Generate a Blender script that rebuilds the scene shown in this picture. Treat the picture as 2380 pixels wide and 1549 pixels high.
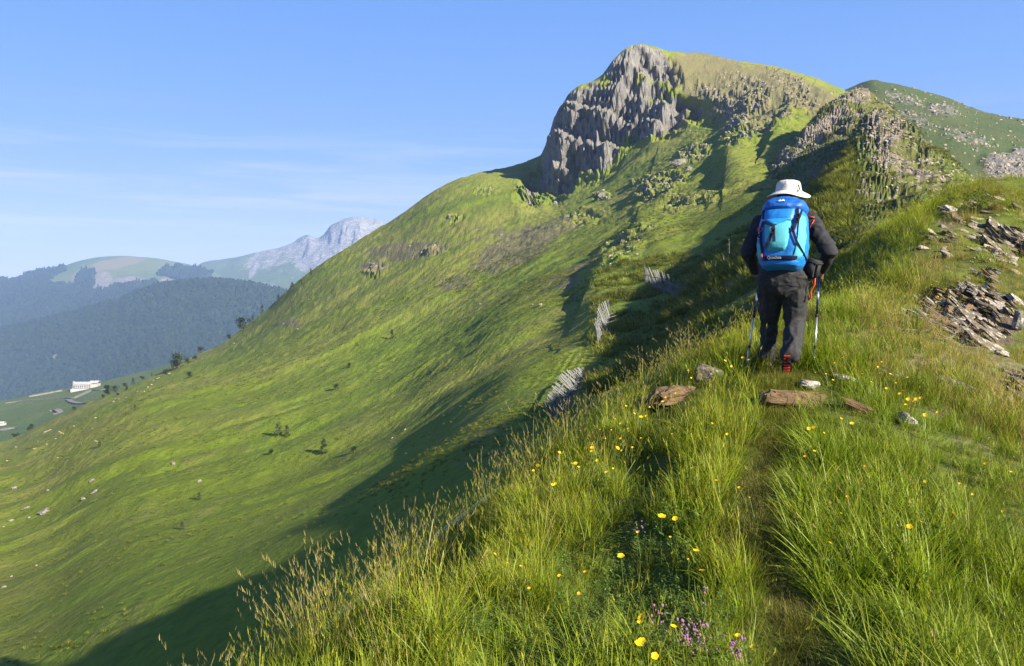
import bpy, bmesh, math, random
import numpy as np
from mathutils import Vector, Matrix, Quaternion

# ------------------------------------------------------------------ scene, camera, sky, sun
for _o in list(bpy.data.objects):
    bpy.data.objects.remove(_o)
SC = bpy.context.scene
COL = SC.collection
F_PIX = 788.0                       # focal length in pixels of a 1024 px wide picture
PITCH = math.radians(-2.62)
cam_d = bpy.data.cameras.new("camera")
cam_d.sensor_width = 36.0
cam_d.lens = 36.0 * F_PIX / 1024.0
cam_d.clip_start = 0.05
cam_d.clip_end = 30000.0
cam = bpy.data.objects.new("camera", cam_d)
cam.location = (0, 0, 0)
cam.rotation_euler = (math.pi / 2 + PITCH, 0, 0)
COL.objects.link(cam)
SC.camera = cam

SUN_EL = math.radians(26.0)
SUN_AZ = math.radians(133.0)        # clockwise from the viewing direction (+Y)
SUN_DIR = Vector((math.sin(SUN_AZ) * math.cos(SUN_EL), math.cos(SUN_AZ) * math.cos(SUN_EL), math.sin(SUN_EL)))
sun_d = bpy.data.lights.new("sun", 'SUN')
sun_d.energy = 5.0
sun_d.angle = math.radians(0.53)
sun_d.color = (1.0, 0.90, 0.72)
sun = bpy.data.objects.new("sun", sun_d)
sun.rotation_euler = (-SUN_DIR).to_track_quat('-Z', 'Y').to_euler()
COL.objects.link(sun)

world = bpy.data.worlds.new("World")
SC.world = world
world.use_nodes = True
_n, _l = world.node_tree.nodes, world.node_tree.links
_n.clear()
_out = _n.new("ShaderNodeOutputWorld")
_bg = _n.new("ShaderNodeBackground")
_sky = _n.new("ShaderNodeTexSky")
_sky.sky_type = 'NISHITA'
_sky.sun_disc = False
_sky.sun_elevation = SUN_EL
_sky.sun_rotation = SUN_AZ
_sky.altitude = 1800
_sky.air_density = 1.0
_sky.dust_density = 0.6
_sky.ozone_density = 2.2
_bg.inputs["Strength"].default_value = 0.12
SKY_GAIN = 1.95
# faint cirrus low over the horizon
_tc = _n.new("ShaderNodeTexCoord")
_map = _n.new("ShaderNodeMapping")
_map.inputs["Scale"].default_value = (1.6, 1.6, 22.0)
_cn = _n.new("ShaderNodeTexNoise")
_cn.inputs["Scale"].default_value = 2.1
_cn.inputs["Detail"].default_value = 7
_cn.inputs["Roughness"].default_value = 0.62
_cn.inputs["Distortion"].default_value = 0.5
_cr = _n.new("ShaderNodeMapRange")
_cr.inputs[1].default_value = 0.42
_cr.inputs[2].default_value = 0.70
_cr.interpolation_type = 'SMOOTHSTEP'
_sep = _n.new("ShaderNodeSeparateXYZ")
_b1 = _n.new("ShaderNodeMapRange"); _b1.interpolation_type = 'SMOOTHSTEP'
_b1.inputs[1].default_value = 0.02; _b1.inputs[2].default_value = 0.10
_b2 = _n.new("ShaderNodeMapRange"); _b2.interpolation_type = 'SMOOTHSTEP'
_b2.inputs[1].default_value = 0.12; _b2.inputs[2].default_value = 0.24
_b2.inputs[3].default_value = 1.0; _b2.inputs[4].default_value = 0.0
_m1 = _n.new("ShaderNodeMath"); _m1.operation = 'MULTIPLY'
_m2 = _n.new("ShaderNodeMath"); _m2.operation = 'MULTIPLY'
_m3 = _n.new("ShaderNodeMath"); _m3.operation = 'MULTIPLY'; _m3.inputs[1].default_value = 0.42
_hsv = _n.new("ShaderNodeHueSaturation")
_hsv.inputs["Saturation"].default_value = 1.12
_hsv.inputs["Value"].default_value = 1.0
_tint = _n.new("ShaderNodeMix"); _tint.data_type = 'RGBA'; _tint.blend_type = 'MULTIPLY'
_tint.inputs[0].default_value = 1.0
_tint.inputs[7].default_value = (1.0, 0.97, 1.08, 1)
_mix = _n.new("ShaderNodeMix"); _mix.data_type = 'RGBA'
_mix.inputs[7].default_value = (1.85, 1.9, 2.05, 1)
_l.new(_tc.outputs["Generated"], _map.inputs[0]); _l.new(_map.outputs[0], _cn.inputs["Vector"])
_l.new(_cn.outputs[0], _cr.inputs[0]); _l.new(_tc.outputs["Generated"], _sep.inputs[0])
_l.new(_sep.outputs[2], _b1.inputs[0]); _l.new(_sep.outputs[2], _b2.inputs[0])
_l.new(_b1.outputs[0], _m1.inputs[0]); _l.new(_b2.outputs[0], _m1.inputs[1])
_l.new(_m1.outputs[0], _m2.inputs[0]); _l.new(_cr.outputs[0], _m2.inputs[1])
_l.new(_m2.outputs[0], _m3.inputs[0]); _l.new(_m3.outputs[0], _mix.inputs[0])
_rz = _n.new("ShaderNodeValToRGB")
_rz.color_ramp.interpolation = 'B_SPLINE'
for _e, (_p, _c) in enumerate([(0.0, (0.66, 0.64, 0.84)), (0.05, (0.59, 0.615, 0.86)), (0.12, (0.385, 0.55, 0.92)), (0.19, (0.265, 0.50, 0.97)), (0.36, (0.165, 0.395, 1.0)), (0.62, (0.12, 0.32, 0.92)), (1.0, (0.08, 0.24, 0.74))]):
    _el = _rz.color_ramp.elements[_e] if _e < 2 else _rz.color_ramp.elements.new(_p)
    _el.position = _p; _el.color = _c + (1,)
_gain = _n.new("ShaderNodeMix"); _gain.data_type = 'RGBA'; _gain.blend_type = 'MULTIPLY'; _gain.inputs[0].default_value = 1.0
_gain.inputs[7].default_value = (SKY_GAIN, SKY_GAIN, SKY_GAIN, 1)
_blend = _n.new("ShaderNodeMix"); _blend.data_type = 'RGBA'; _blend.inputs[0].default_value = 0.94
_l.new(_sep.outputs[2], _rz.inputs[0]); _l.new(_rz.outputs[0], _gain.inputs[6])
_l.new(_sky.outputs[0], _hsv.inputs["Color"]); _l.new(_hsv.outputs[0], _tint.inputs[6])
_l.new(_tint.outputs[2], _blend.inputs[6]); _l.new(_gain.outputs[2], _blend.inputs[7])
_l.new(_blend.outputs[2], _mix.inputs[6]); _l.new(_mix.outputs[2], _bg.inputs["Color"])
_l.new(_bg.outputs[0], _out.inputs["Surface"])

SC.render.engine = 'CYCLES'
SC.view_settings.view_transform = 'Standard'
SC.view_settings.look = 'None'
SC.view_settings.gamma = 1.0
SC.view_settings.exposure = 1.85
SC.view_settings.use_curve_mapping = False
SC.cycles.use_denoising = True
SC.cycles.denoiser = 'OPENIMAGEDENOISE'
SC.cycles.denoising_input_passes = 'RGB_ALBEDO_NORMAL'
SC.cycles.denoising_prefilter = 'NONE'
SC.cycles.max_bounces = 6
SC.cycles.diffuse_bounces = 3
SC.cycles.glossy_bounces = 2
SC.cycles.transmission_bounces = 4
SC.cycles.volume_bounces = 1
SC.cycles.use_adaptive_sampling = False
SC.cycles.transparent_max_bounces = 8
SC.cycles.sample_clamp_indirect = 2.5

RNG = np.random.default_rng(11)
random.seed(5)

# ------------------------------------------------------------------ measuring helpers
# "d" coordinates are positions measured on the photograph at 2380 px width; they are only used
# to survey where things stand: survey(dx, dy, Y) gives the world point Y metres ahead.
KD = 1024.0 / 2380.0
_ct, _st = math.cos(PITCH), math.sin(PITCH)

def survey(dx, dy, Y):
    dx = np.asarray(dx, float); dy = np.asarray(dy, float); Y = np.asarray(Y, float)
    cx = (dx * KD - 512.0) / F_PIX
    cy = (333.0 - dy * KD) / F_PIX
    fy = _ct - cy * _st
    fz = _st + cy * _ct
    s = Y / fy
    return np.stack(np.broadcast_arrays(cx * s, Y + 0 * cx, fz * s), -1)

def unsurvey(P):
    P = np.asarray(P, float)
    x, y, z = P[..., 0], P[..., 1], P[..., 2]
    d = y * _ct + z * _st
    d = np.where(d < 0.05, 0.05, d)
    u = -y * _st + z * _ct
    return (512 + F_PIX * x / d) / KD, (333 - F_PIX * u / d) / KD

# ------------------------------------------------------------------ noise
def _hash(ix, iy, iz, seed):
    h = (ix * 374761393 + iy * 668265263 + iz * 2147483647 + seed * 974634433) & 0xFFFFFFFF
    h = ((h ^ (h >> 13)) * 1274126177) & 0xFFFFFFFF
    h = ((h ^ (h >> 16)) * 2246822519) & 0xFFFFFFFF
    return ((h ^ (h >> 15)) & 0xFFFFFF) / float(0xFFFFFF)

def vnoise(P, seed=0):
    P = np.asarray(P, float)
    i = np.floor(P).astype(np.int64)
    f = P - i
    f = f * f * f * (f * (f * 6 - 15) + 10)
    r = 0
    for a in (0, 1):
        wx = f[..., 0] if a else 1 - f[..., 0]
        for b in (0, 1):
            wy = f[..., 1] if b else 1 - f[..., 1]
            for c in (0, 1):
                wz = f[..., 2] if c else 1 - f[..., 2]
                r = r + wx * wy * wz * _hash(i[..., 0] + a, i[..., 1] + b, i[..., 2] + c, seed)
    return r

def fbm(P, octv=4, seed=0, gain=0.5):
    P = np.asarray(P, float)
    s, a, t = 0, 1.0, 0
    for k in range(octv):
        s = s + a * vnoise(P * (2.03 ** k) + 17.3 * k, seed + k)
        t += a
        a *= gain
    return s / t * 2 - 1            # about -1..1

def ridged(P, octv=4, seed=0, gain=0.55):
    P = np.asarray(P, float)
    s, a, t = 0, 1.0, 0
    for k in range(octv):
        n = 1 - np.abs(vnoise(P * (2.1 ** k) + 31.7 * k, seed + k) * 2 - 1)
        s = s + a * n * n
        t += a
        a *= gain
    return s / t                    # 0..1

def cells(P, seed=0):
    """random value of the nearest cell and distance to its border (jointed rock)"""
    P = np.asarray(P, float); i0 = np.floor(P).astype(np.int64)
    f1 = np.full(P.shape[:-1], 9.0); f2 = f1.copy(); val = np.zeros(P.shape[:-1])
    for a in (-1, 0, 1):
        for b in (-1, 0, 1):
            for c in (-1, 0, 1):
                ix, iy, iz = i0[..., 0] + a, i0[..., 1] + b, i0[..., 2] + c
                d = (ix + _hash(ix, iy, iz, seed) - P[..., 0]) ** 2 + (iy + _hash(ix, iy, iz, seed + 1) - P[..., 1]) ** 2 + (iz + _hash(ix, iy, iz, seed + 2) - P[..., 2]) ** 2
                n = d < f1
                f2 = np.where(n, f1, np.minimum(f2, d)); val = np.where(n, _hash(ix, iy, iz, seed + 3), val); f1 = np.where(n, d, f1)
    return val, np.sqrt(f2) - np.sqrt(f1)

def sstep(a, b, x):
    t = np.clip((x - a) / (b - a), 0, 1)
    return t * t * (3 - 2 * t)

def pchip(xk, yk, x):
    """monotone cubic through knots; yk may be (K,) or (K, N) sharing xk"""
    xk = np.asarray(xk, float); yk = np.asarray(yk, float); x = np.asarray(x, float)
    h = np.diff(xk)
    hh = h.reshape((-1,) + (1,) * (yk.ndim - 1))
    d = np.diff(yk, axis=0) / hh
    m = np.zeros_like(yk)
    w1 = 2 * hh[1:] + hh[:-1]; w2 = hh[1:] + 2 * hh[:-1]
    ok = d[:-1] * d[1:] > 0
    with np.errstate(divide='ignore', invalid='ignore'):
        mm = (w1 + w2) / (w1 / d[:-1] + w2 / d[1:])
    m[1:-1] = np.where(ok, mm, 0)
    m[0], m[-1] = d[0], d[-1]
    k = np.clip(np.searchsorted(xk, x) - 1, 0, len(xk) - 2)
    t = np.clip((x - xk[k]) / h[k], 0, 1)
    sh = t.shape + (1,) * (yk.ndim - 1)
    t = t.reshape(sh); hk = h[k].reshape(sh)
    return ((2*t**3 - 3*t**2 + 1) * yk[k] + (t**3 - 2*t**2 + t) * hk * m[k]
            + (-2*t**3 + 3*t**2) * yk[k+1] + (t**3 - t**2) * hk * m[k+1])

# ------------------------------------------------------------------ object helpers
def link(o, parent=None):
    COL.objects.link(o)
    if parent is not None:
        o.parent = parent
    return o

def tag(o, label=None, cat=None, group=None, kind=None):
    if label: o["label"] = label
    if cat: o["category"] = cat
    if group: o["group"] = group
    if kind: o["kind"] = kind
    return o

def empty(name, loc=(0, 0, 0), rot=(0, 0, 0)):
    o = bpy.data.objects.new(name, None)
    o.empty_display_size = 0.2
    o.location = loc
    o.rotation_euler = rot
    return link(o)

def mesh_np(name, V, Fq, mats=(), attrs=None, smooth=True):
    """mesh from numpy verts (N,3) and faces (M,3|4)"""
    me = bpy.data.meshes.new(name)
    V = np.ascontiguousarray(V, np.float32); Fq = np.ascontiguousarray(Fq, np.int32)
    k = Fq.shape[1]
    me.vertices.add(len(V)); me.vertices.foreach_set("co", V.ravel())
    me.loops.add(Fq.size); me.loops.foreach_set("vertex_index", Fq.ravel())
    me.polygons.add(len(Fq))
    me.polygons.foreach_set("loop_start", np.arange(0, Fq.size, k, dtype=np.int32))
    me.polygons.foreach_set("loop_total", np.full(len(Fq), k, np.int32))
    me.polygons.foreach_set("use_smooth", np.full(len(Fq), smooth, bool))
    for m in mats: me.materials.append(m)
    for an, av in (attrs or {}).items():
        at = me.attributes.new(an, 'FLOAT', 'POINT')
        at.data.foreach_set("value", np.ascontiguousarray(av, np.float32).ravel())
    me.update(calc_edges=True)
    me.validate()
    return me

def mesh_obj(name, me, parent=None, loc=None, rot=None):
    o = bpy.data.objects.new(name, me)
    if loc is not None: o.location = loc
    if rot is not None: o.rotation_euler = rot
    return link(o, parent)

def bm_obj(name, bm, mat, parent=None, smooth=False, recalc=True):
    if recalc: bmesh.ops.recalc_face_normals(bm, faces=bm.faces)
    me = bpy.data.meshes.new(name)
    bm.to_mesh(me); bm.free()
    if smooth:
        for p in me.polygons: p.use_smooth = True
    me.materials.append(mat)
    return mesh_obj(name, me, parent)

def grid_faces(nr, nc):
    i = np.arange(nr - 1)[:, None] * nc + np.arange(nc - 1)[None, :]
    return np.stack([i, i + 1, i + nc + 1, i + nc], -1).reshape(-1, 4)

def blur(a, n=1):
    for _ in range(n):
        for ax in (0, 1):
            p = np.concatenate([np.take(a, [0], ax), a, np.take(a, [-1], ax)], ax)
            m = a.shape[ax]
            a = (np.take(p, range(0, m), ax) + 2 * a + np.take(p, range(2, m + 2), ax)) / 4
    return a

def grid_normals(P):
    du = np.gradient(P, axis=1); dv = np.gradient(P, axis=0)
    n = np.cross(du, dv)
    n /= np.linalg.norm(n, axis=-1, keepdims=True) + 1e-9
    n[n[..., 2] < 0] *= -1
    return n

# ------------------------------------------------------------------ materials
def new_mat(name):
    m = bpy.data.materials.new(name)
    m.use_nodes = True
    nt = m.node_tree
    nt.nodes.clear()
    out = nt.nodes.new("ShaderNodeOutputMaterial")
    return m, nt.nodes, nt.links, out

class NT:
    """tiny node-building helper"""
    def __init__(s, name):
        s.m, s.n, s.l, s.out = new_mat(name)
        s.geo = s.n.new("ShaderNodeNewGeometry")
        s.tc = s.n.new("ShaderNodeTexCoord")
    def pos(s, scale=(1, 1, 1), rot=(0, 0, 0), obj=False):
        mp = s.n.new("ShaderNodeMapping")
        mp.inputs["Scale"].default_value = scale
        mp.inputs["Rotation"].default_value = rot
        s.l.new(s.tc.outputs["Object"] if obj else s.geo.outputs["Position"], mp.inputs[0])
        return mp.outputs[0]
    def noise(s, vec, scale, detail=4, rough=0.55, dist=0.0):
        t = s.n.new("ShaderNodeTexNoise")
        t.inputs["Scale"].default_value = scale
        t.inputs["Detail"].default_value = detail
        t.inputs["Roughness"].default_value = rough
        t.inputs["Distortion"].default_value = dist
        s.l.new(vec, t.inputs["Vector"])
        return t.outputs[0]
    def vor(s, vec, scale, feature='F1', rnd=1.0):
        t = s.n.new("ShaderNodeTexVoronoi")
        t.feature = feature
        t.inputs["Scale"].default_value = scale
        t.inputs["Randomness"].default_value = rnd
        s.l.new(vec, t.inputs["Vector"])
        return t.outputs[0]
    def rng(s, v, a, b, c=0.0, d=1.0, smooth=True):
        t = s.n.new("ShaderNodeMapRange")
        if smooth: t.interpolation_type = 'SMOOTHSTEP'
        for i, x in enumerate((a, b, c, d)): t.inputs[i + 1].default_value = x
        s.l.new(v, t.inputs[0])
        return t.outputs[0]
    def attr(s, name):
        t = s.n.new("ShaderNodeAttribute")
        t.attribute_name = name
        return t.outputs["Fac"]
    def math(s, op, a, b=None):
        t = s.n.new("ShaderNodeMath"); t.operation = op
        for i, x in enumerate((a, b)):
            if x is None: continue
            if isinstance(x, (int, float)): t.inputs[i].default_value = x
            else: s.l.new(x, t.inputs[i])
        return t.outputs[0]
    def mix(s, fac, a, b, blend='MIX'):
        t = s.n.new("ShaderNodeMix"); t.data_type = 'RGBA'; t.blend_type = blend
        for i, x in ((0, fac), (6, a), (7, b)):
            if isinstance(x, (int, float)): t.inputs[i].default_value = x
            elif isinstance(x, tuple): t.inputs[i].default_value = x + (1,) if len(x) == 3 else x
            else: s.l.new(x, t.inputs[i])
        return t.outputs[2]
    def bump(s, h, dist=0.1, strength=1.0, normal=None):
        t = s.n.new("ShaderNodeBump")
        t.inputs["Distance"].default_value = dist
        t.inputs["Strength"].default_value = strength
        s.l.new(h, t.inputs["Height"])
        if normal is not None: s.l.new(normal, t.inputs["Normal"])
        return t.outputs[0]
    def principled(s, col, rough=0.9, spec=0.2, normal=None, **kw):
        p = s.n.new("ShaderNodeBsdfPrincipled")
        if isinstance(col, tuple): p.inputs["Base Color"].default_value = col + (1,) if len(col) == 3 else col
        else: s.l.new(col, p.inputs["Base Color"])
        if isinstance(rough, (int, float)): p.inputs["Roughness"].default_value = rough
        else: s.l.new(rough, p.inputs["Roughness"])
        p.inputs["Specular IOR Level"].default_value = spec
        if normal is not None: s.l.new(normal, p.inputs["Normal"])
        for k, v in kw.items(): p.inputs[k].default_value = v
        s.l.new(p.outputs[0], s.out.inputs["Surface"])
        return p
    def leaf(s, col, trans=0.35, rough=0.6, spec=0.25, tcol=None):
        p = s.principled(col, rough, spec)
        t = s.n.new("ShaderNodeBsdfTranslucent")
        c = tcol if tcol is not None else col
        if isinstance(c, tuple): t.inputs[0].default_value = c + (1,)
        else: s.l.new(c, t.inputs[0])
        mx = s.n.new("ShaderNodeMixShader")
        mx.inputs[0].default_value = trans
        s.l.new(p.outputs[0], mx.inputs[1]); s.l.new(t.outputs[0], mx.inputs[2])
        s.l.new(mx.outputs[0], s.out.inputs["Surface"])

def slope_material(name, fine=1.0, lush=(0.100, 0.132, 0.012), olive=(0.160, 0.160, 0.032), bright=(0.112, 0.164, 0.013),
                   straw=(0.175, 0.155, 0.055), rock_a=(0.100, 0.096, 0.091), rock_b=(0.205, 0.196, 0.182), heath=(0.10, 0.085, 0.045)):
    """meadow and bare rock; 'rock', 'heath' and 'lush' attributes say where each grows"""
    t = NT(name)
    p = t.pos()
    streak = t.pos(scale=(0.35, 0.17, 0.9), rot=(0, 0, math.radians(-38)))
    n_big = t.noise(p, 0.022 * fine, 4, 0.6)
    n_mid = t.noise(p, 0.16 * fine, 5, 0.6, 0.4)
    n_str = t.noise(streak, 0.9 * fine, 5, 0.62, 0.6)
    n_fine = t.noise(p, 1.7 * fine, 5, 0.7)
    c = t.mix(t.rng(n_big, 0.36, 0.64), lush, olive)
    c = t.mix(t.math('MULTIPLY', t.rng(n_mid, 0.48, 0.70), 0.75), c, bright)
    c = t.mix(t.attr("lush"), c, bright)
    c = t.mix(t.math('MULTIPLY', t.rng(n_str, 0.52, 0.74), 0.42), c, straw)
    c = t.mix(t.math('MULTIPLY', t.rng(n_str, 0.50, 0.30), 0.25), c, lush)
    hn = t.math('ADD', t.attr("heath"), t.math('MULTIPLY', t.math('SUBTRACT', n_mid, 0.5), 1.1))
    hc = t.mix(t.rng(n_fine, 0.35, 0.65), heath, (0.15, 0.125, 0.072))
    c = t.mix(t.math('MULTIPLY', t.rng(hn, 0.42, 0.62), 0.85), c, hc)
    c = t.mix(t.rng(n_fine, 0.28, 0.66, 0.45, 0.0), c, (0.036, 0.056, 0.008))
    # rock
    vp = t.pos(scale=(1.0, 1.0, 0.45), rot=(0.25, 0.1, 0.3))
    r1 = t.noise(vp, 0.33 * fine, 6, 0.65, 0.8)
    r2 = t.noise(p, 2.3 * fine, 5, 0.7)
    rc = t.mix(t.rng(r1, 0.30, 0.70), rock_a, rock_b)
    rc = t.mix(t.rng(r2, 0.62, 0.78), rc, (0.23, 0.215, 0.19))
    rc = t.mix(t.math('MULTIPLY', t.rng(r2, 0.44, 0.28), 0.7), rc, (0.022, 0.021, 0.020))
    rn = t.math('ADD', t.attr("rock"), t.math('MULTIPLY', t.math('SUBTRACT', t.noise(p, 0.42 * fine, 6, 0.72), 0.5), 1.25))
    rf = t.rng(rn, 0.46, 0.56)
    col = t.mix(rf, c, rc)
    b1 = t.bump(t.math('ADD', t.math('MULTIPLY', n_fine, 0.7), n_str), 0.7 / fine, 0.5)
    b2 = t.bump(t.math('ADD', r1, t.math('MULTIPLY', r2, 0.5)), 1.6 / fine, 0.8, b1)
    mixn = t.n.new("ShaderNodeMix"); mixn.data_type = 'VECTOR'
    t.l.new(rf, mixn.inputs[0]); t.l.new(b1, mixn.inputs[4]); t.l.new(b2, mixn.inputs[5])
    t.principled(col, 0.95, 0.12, mixn.outputs[1])
    return t.m

M_SLOPE = slope_material("meadow_slope", 1.0)
M_KNOB = slope_material("knob_turf_and_schist", 1.6, lush=(0.050, 0.070, 0.010), olive=(0.085, 0.082, 0.024), bright=(0.060, 0.090, 0.009), straw=(0.105, 0.092, 0.038), rock_a=(0.125, 0.105, 0.080), rock_b=(0.255, 0.218, 0.168))
M_NEAR = slope_material("ridge_turf", 4.0, rock_a=(0.080, 0.060, 0.042), rock_b=(0.150, 0.118, 0.085), lush=(0.055, 0.085, 0.010), olive=(0.090, 0.085, 0.022), straw=(0.13, 0.10, 0.045))
M_HILL = slope_material("far_hill_turf", 0.18, lush=(0.055, 0.095, 0.030), olive=(0.095, 0.115, 0.035), bright=(0.075, 0.115, 0.025),
                        rock_a=(0.12, 0.105, 0.085), rock_b=(0.22, 0.195, 0.16), heath=(0.17, 0.14, 0.08))
M_FHILL = slope_material("shaded_hill_turf", 0.6, lush=(0.036, 0.060, 0.016), olive=(0.055, 0.062, 0.022), bright=(0.042, 0.066, 0.013), straw=(0.085, 0.075, 0.04))  # greens darkened: the hill's grazing shade and haze are put into the colour

# ------------------------------------------------------------------ lofted terrain
def loft(curves, xs, step, hid=(), far=1.0):
    """rows run from near to far through surveyed feature lines; returns P, Dx, Dy, Y grids"""
    ys = []; ls = []
    for c in curves:
        c = np.array(c, float)
        ys.append(pchip(c[:, 0], c[:, 1], xs)); ls.append(pchip(c[:, 0], np.log(c[:, 2]), xs))
    ys = np.array(ys); ls = np.array(ls)
    seg = np.abs(np.diff(ys, axis=0)).mean(1) + 40 * np.abs(np.diff(ls, axis=0)).mean(1)
    tk = np.concatenate([[0], np.cumsum(seg)])
    t = [np.linspace(tk[i], tk[i + 1], max(3, int(seg[i] / (step * (4 if i in hid else 1)))), endpoint=False) for i in range(len(seg))]
    t = np.concatenate(t + [[tk[-1]]])
    Dy = pchip(tk, ys, t); Y = np.exp(pchip(tk, ls, t)) * far
    Dx = np.broadcast_to(xs, Dy.shape)
    return survey(Dx, Dy, Y), Dx, Dy, Y

def blobs(Dx, Dy, lst):
    """soft ellipses: (dx, dy, rx, ry, tilt degrees, strength)"""
    m = np.zeros(Dx.shape)
    for (cx, cy, rx, ry, a, s) in lst:
        a = math.radians(a)
        u = (Dx - cx) * math.cos(a) + (Dy - cy) * math.sin(a)
        v = -(Dx - cx) * math.sin(a) + (Dy - cy) * math.cos(a)
        r2 = (u / rx) ** 2 + (v / ry) ** 2
        m = np.maximum(m, s * np.clip(1.35 - r2 * 0.85, 0, 1))
    return m

def rib(Dx, Dy, line, wl, wr):
    """distance profile to a surveyed crest line: 1 on the crest, sharp on the left, long on the right"""
    best = np.full(Dx.shape, 0.0)
    for (x0, y0), (x1, y1) in zip(line[:-1], line[1:]):
        ex, ey = x1 - x0, y1 - y0
        L2 = ex * ex + ey * ey
        t = np.clip(((Dx - x0) * ex + (Dy - y0) * ey) / L2, 0, 1)
        px, py = Dx - (x0 + t * ex), Dy - (y0 + t * ey)
        d = np.hypot(px, py)
        side = ex * py - ey * px            # >0: below/right of the line when it runs up to the right
        w = np.where(side > 0, wr, wl)
        best = np.maximum(best, np.exp(-(d / w) ** 2))
    return best

TERRAIN = {}
def terrain(name, P, attrs, mat, label=None, smooth=True):
    nr, nc = P.shape[:2]
    a = {k: attrs.get(k, np.zeros((nr, nc))) for k in ("rock", "heath", "lush")}
    me = mesh_np(name, P.reshape(-1, 3), grid_faces(nr, nc), (mat,), a, smooth)
    o = mesh_obj(name, me)
    tag(o, label, None, None, "structure")
    TERRAIN[name] = (P, a)
    return o

# ================================================================== TERRAIN
# ---- A: the ridge we stand on, a height field fitted to surveyed spot heights
_spots = [
 (0,0,-1.62),(1,0,-1.60),(2.5,0,-1.66),(-1,0,-1.85),(-2,-3,-2.8),(0.5,-4,-2.0),(3,-4,-2.0),(6,-4,-2.6),(-4,-6,-5),(2,-9,-3),(8,-9,-4),(-9,-9,-9),
 (1.1,2.9,-1.52),(1.46,4.4,-1.40),(1.77,5.4,-1.25),(2.27,6.5,-1.0),(2.54,7.5,-.72),(3.3,9,-.47),(4.45,11,-.14),
 (2.0,3.1,-1.5),(3.2,4.9,-1.40),(4.55,7,-1.06),(6.5,10,-.68),(9.7,15,.66),(13.3,20,1.9),(16.9,26,3.0),(7,3,-2.0),(10,7,-1.7),(14,12,-1.0),(20,18,.5),(27,26,2.2),(18,8,-3.5),(30,12,-5),
 (6.8,11.5,-.30),(8.3,16,1.15),(6.3,13.3,.25),(5.2,13.6,-.6),(10.3,19.2,2.15),(12.6,22.5,2.85),(16.5,28,3.95),(6.9,17,.05),(8.6,20.2,.65),(11.2,24.2,1.4),(15,30,2.6),(20,33,4.5),(25,40,4.6),
 (-1.25,3.2,-1.92),(-.6,4.5,-1.86),(-.1,6,-1.74),(.8,8,-1.46),(1.9,10,-1.22),(3.7,13,-.85),(5.0,15.5,-1.1),(7.0,20,-.8),(9.6,25,-.2),
 (-2.2,4,-3.0),(-2.04,7,-3.7),(-5.5,9,-6.9),(-10.7,12,-11.6),(-17.7,16,-17),(-3.1,1,-3.8),(-6.5,3,-7.2),(-12,6,-12),(-20,10,-18),
 (0.06,11,-3.0),(-3.4,13,-6.2),(-8.6,16,-11),(-15,20,-16.5),(1.9,14.2,-2.0),(-1.6,16,-5.5),(-6.8,19,-10),(5.8,21.5,-1.7),(3.3,23,-3.9),(-2,26,-8.5),(-8,31,-14),
 (8.6,26.5,-1.1),(5.8,28,-3.2),(0.6,31,-7),(12,34,.6),(8,38,-2),(-25,25,-24),(-10,45,-20),
]
_spots = np.array(_spots, float)

def _tps(r):
    return r * r * np.log(r + 1e-9)

def tps_fit(xy, z, reg=0.02):
    n = len(xy)
    r = np.hypot(xy[:, None, 0] - xy[None, :, 0], xy[:, None, 1] - xy[None, :, 1])
    A = np.zeros((n + 3, n + 3))
    A[:n, :n] = _tps(r) + reg * np.eye(n)
    A[:n, n] = 1; A[:n, n + 1:] = xy
    A[n, :n] = 1; A[n + 1:, :n] = xy.T
    return np.linalg.solve(A, np.concatenate([z, np.zeros(3)]))

_w = tps_fit(_spots[:, :2], _spots[:, 2])
PATH = np.array([(0.75, 0.8), (1.0, 2.4), (1.22, 3.2), (1.46, 4.4), (1.74, 5.4), (2.22, 6.5), (2.6, 7.6), (3.3, 9.2), (4.6, 11.2), (6.3, 14.2), (9.5, 18.8), (15, 27)])
HOLLOWS = [(0.62, 4.35, .42, .75, .26), (0.10, 3.5, .34, .45, .12), (1.05, 5.85, .22, .55, .16), (-0.42, 5.1, .28, .5, .16), (1.42, 7.0, .25, .5, .1)]

def path_dist(x, y):
    best = np.full(np.shape(x), 1e9)
    for (x0, y0), (x1, y1) in zip(PATH[:-1], PATH[1:]):
        ex, ey = x1 - x0, y1 - y0
        t = np.clip(((x - x0) * ex + (y - y0) * ey) / (ex * ex + ey * ey), 0, 1)
        best = np.minimum(best, np.hypot(x - x0 - t * ex, y - y0 - t * ey))
    return best

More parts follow.
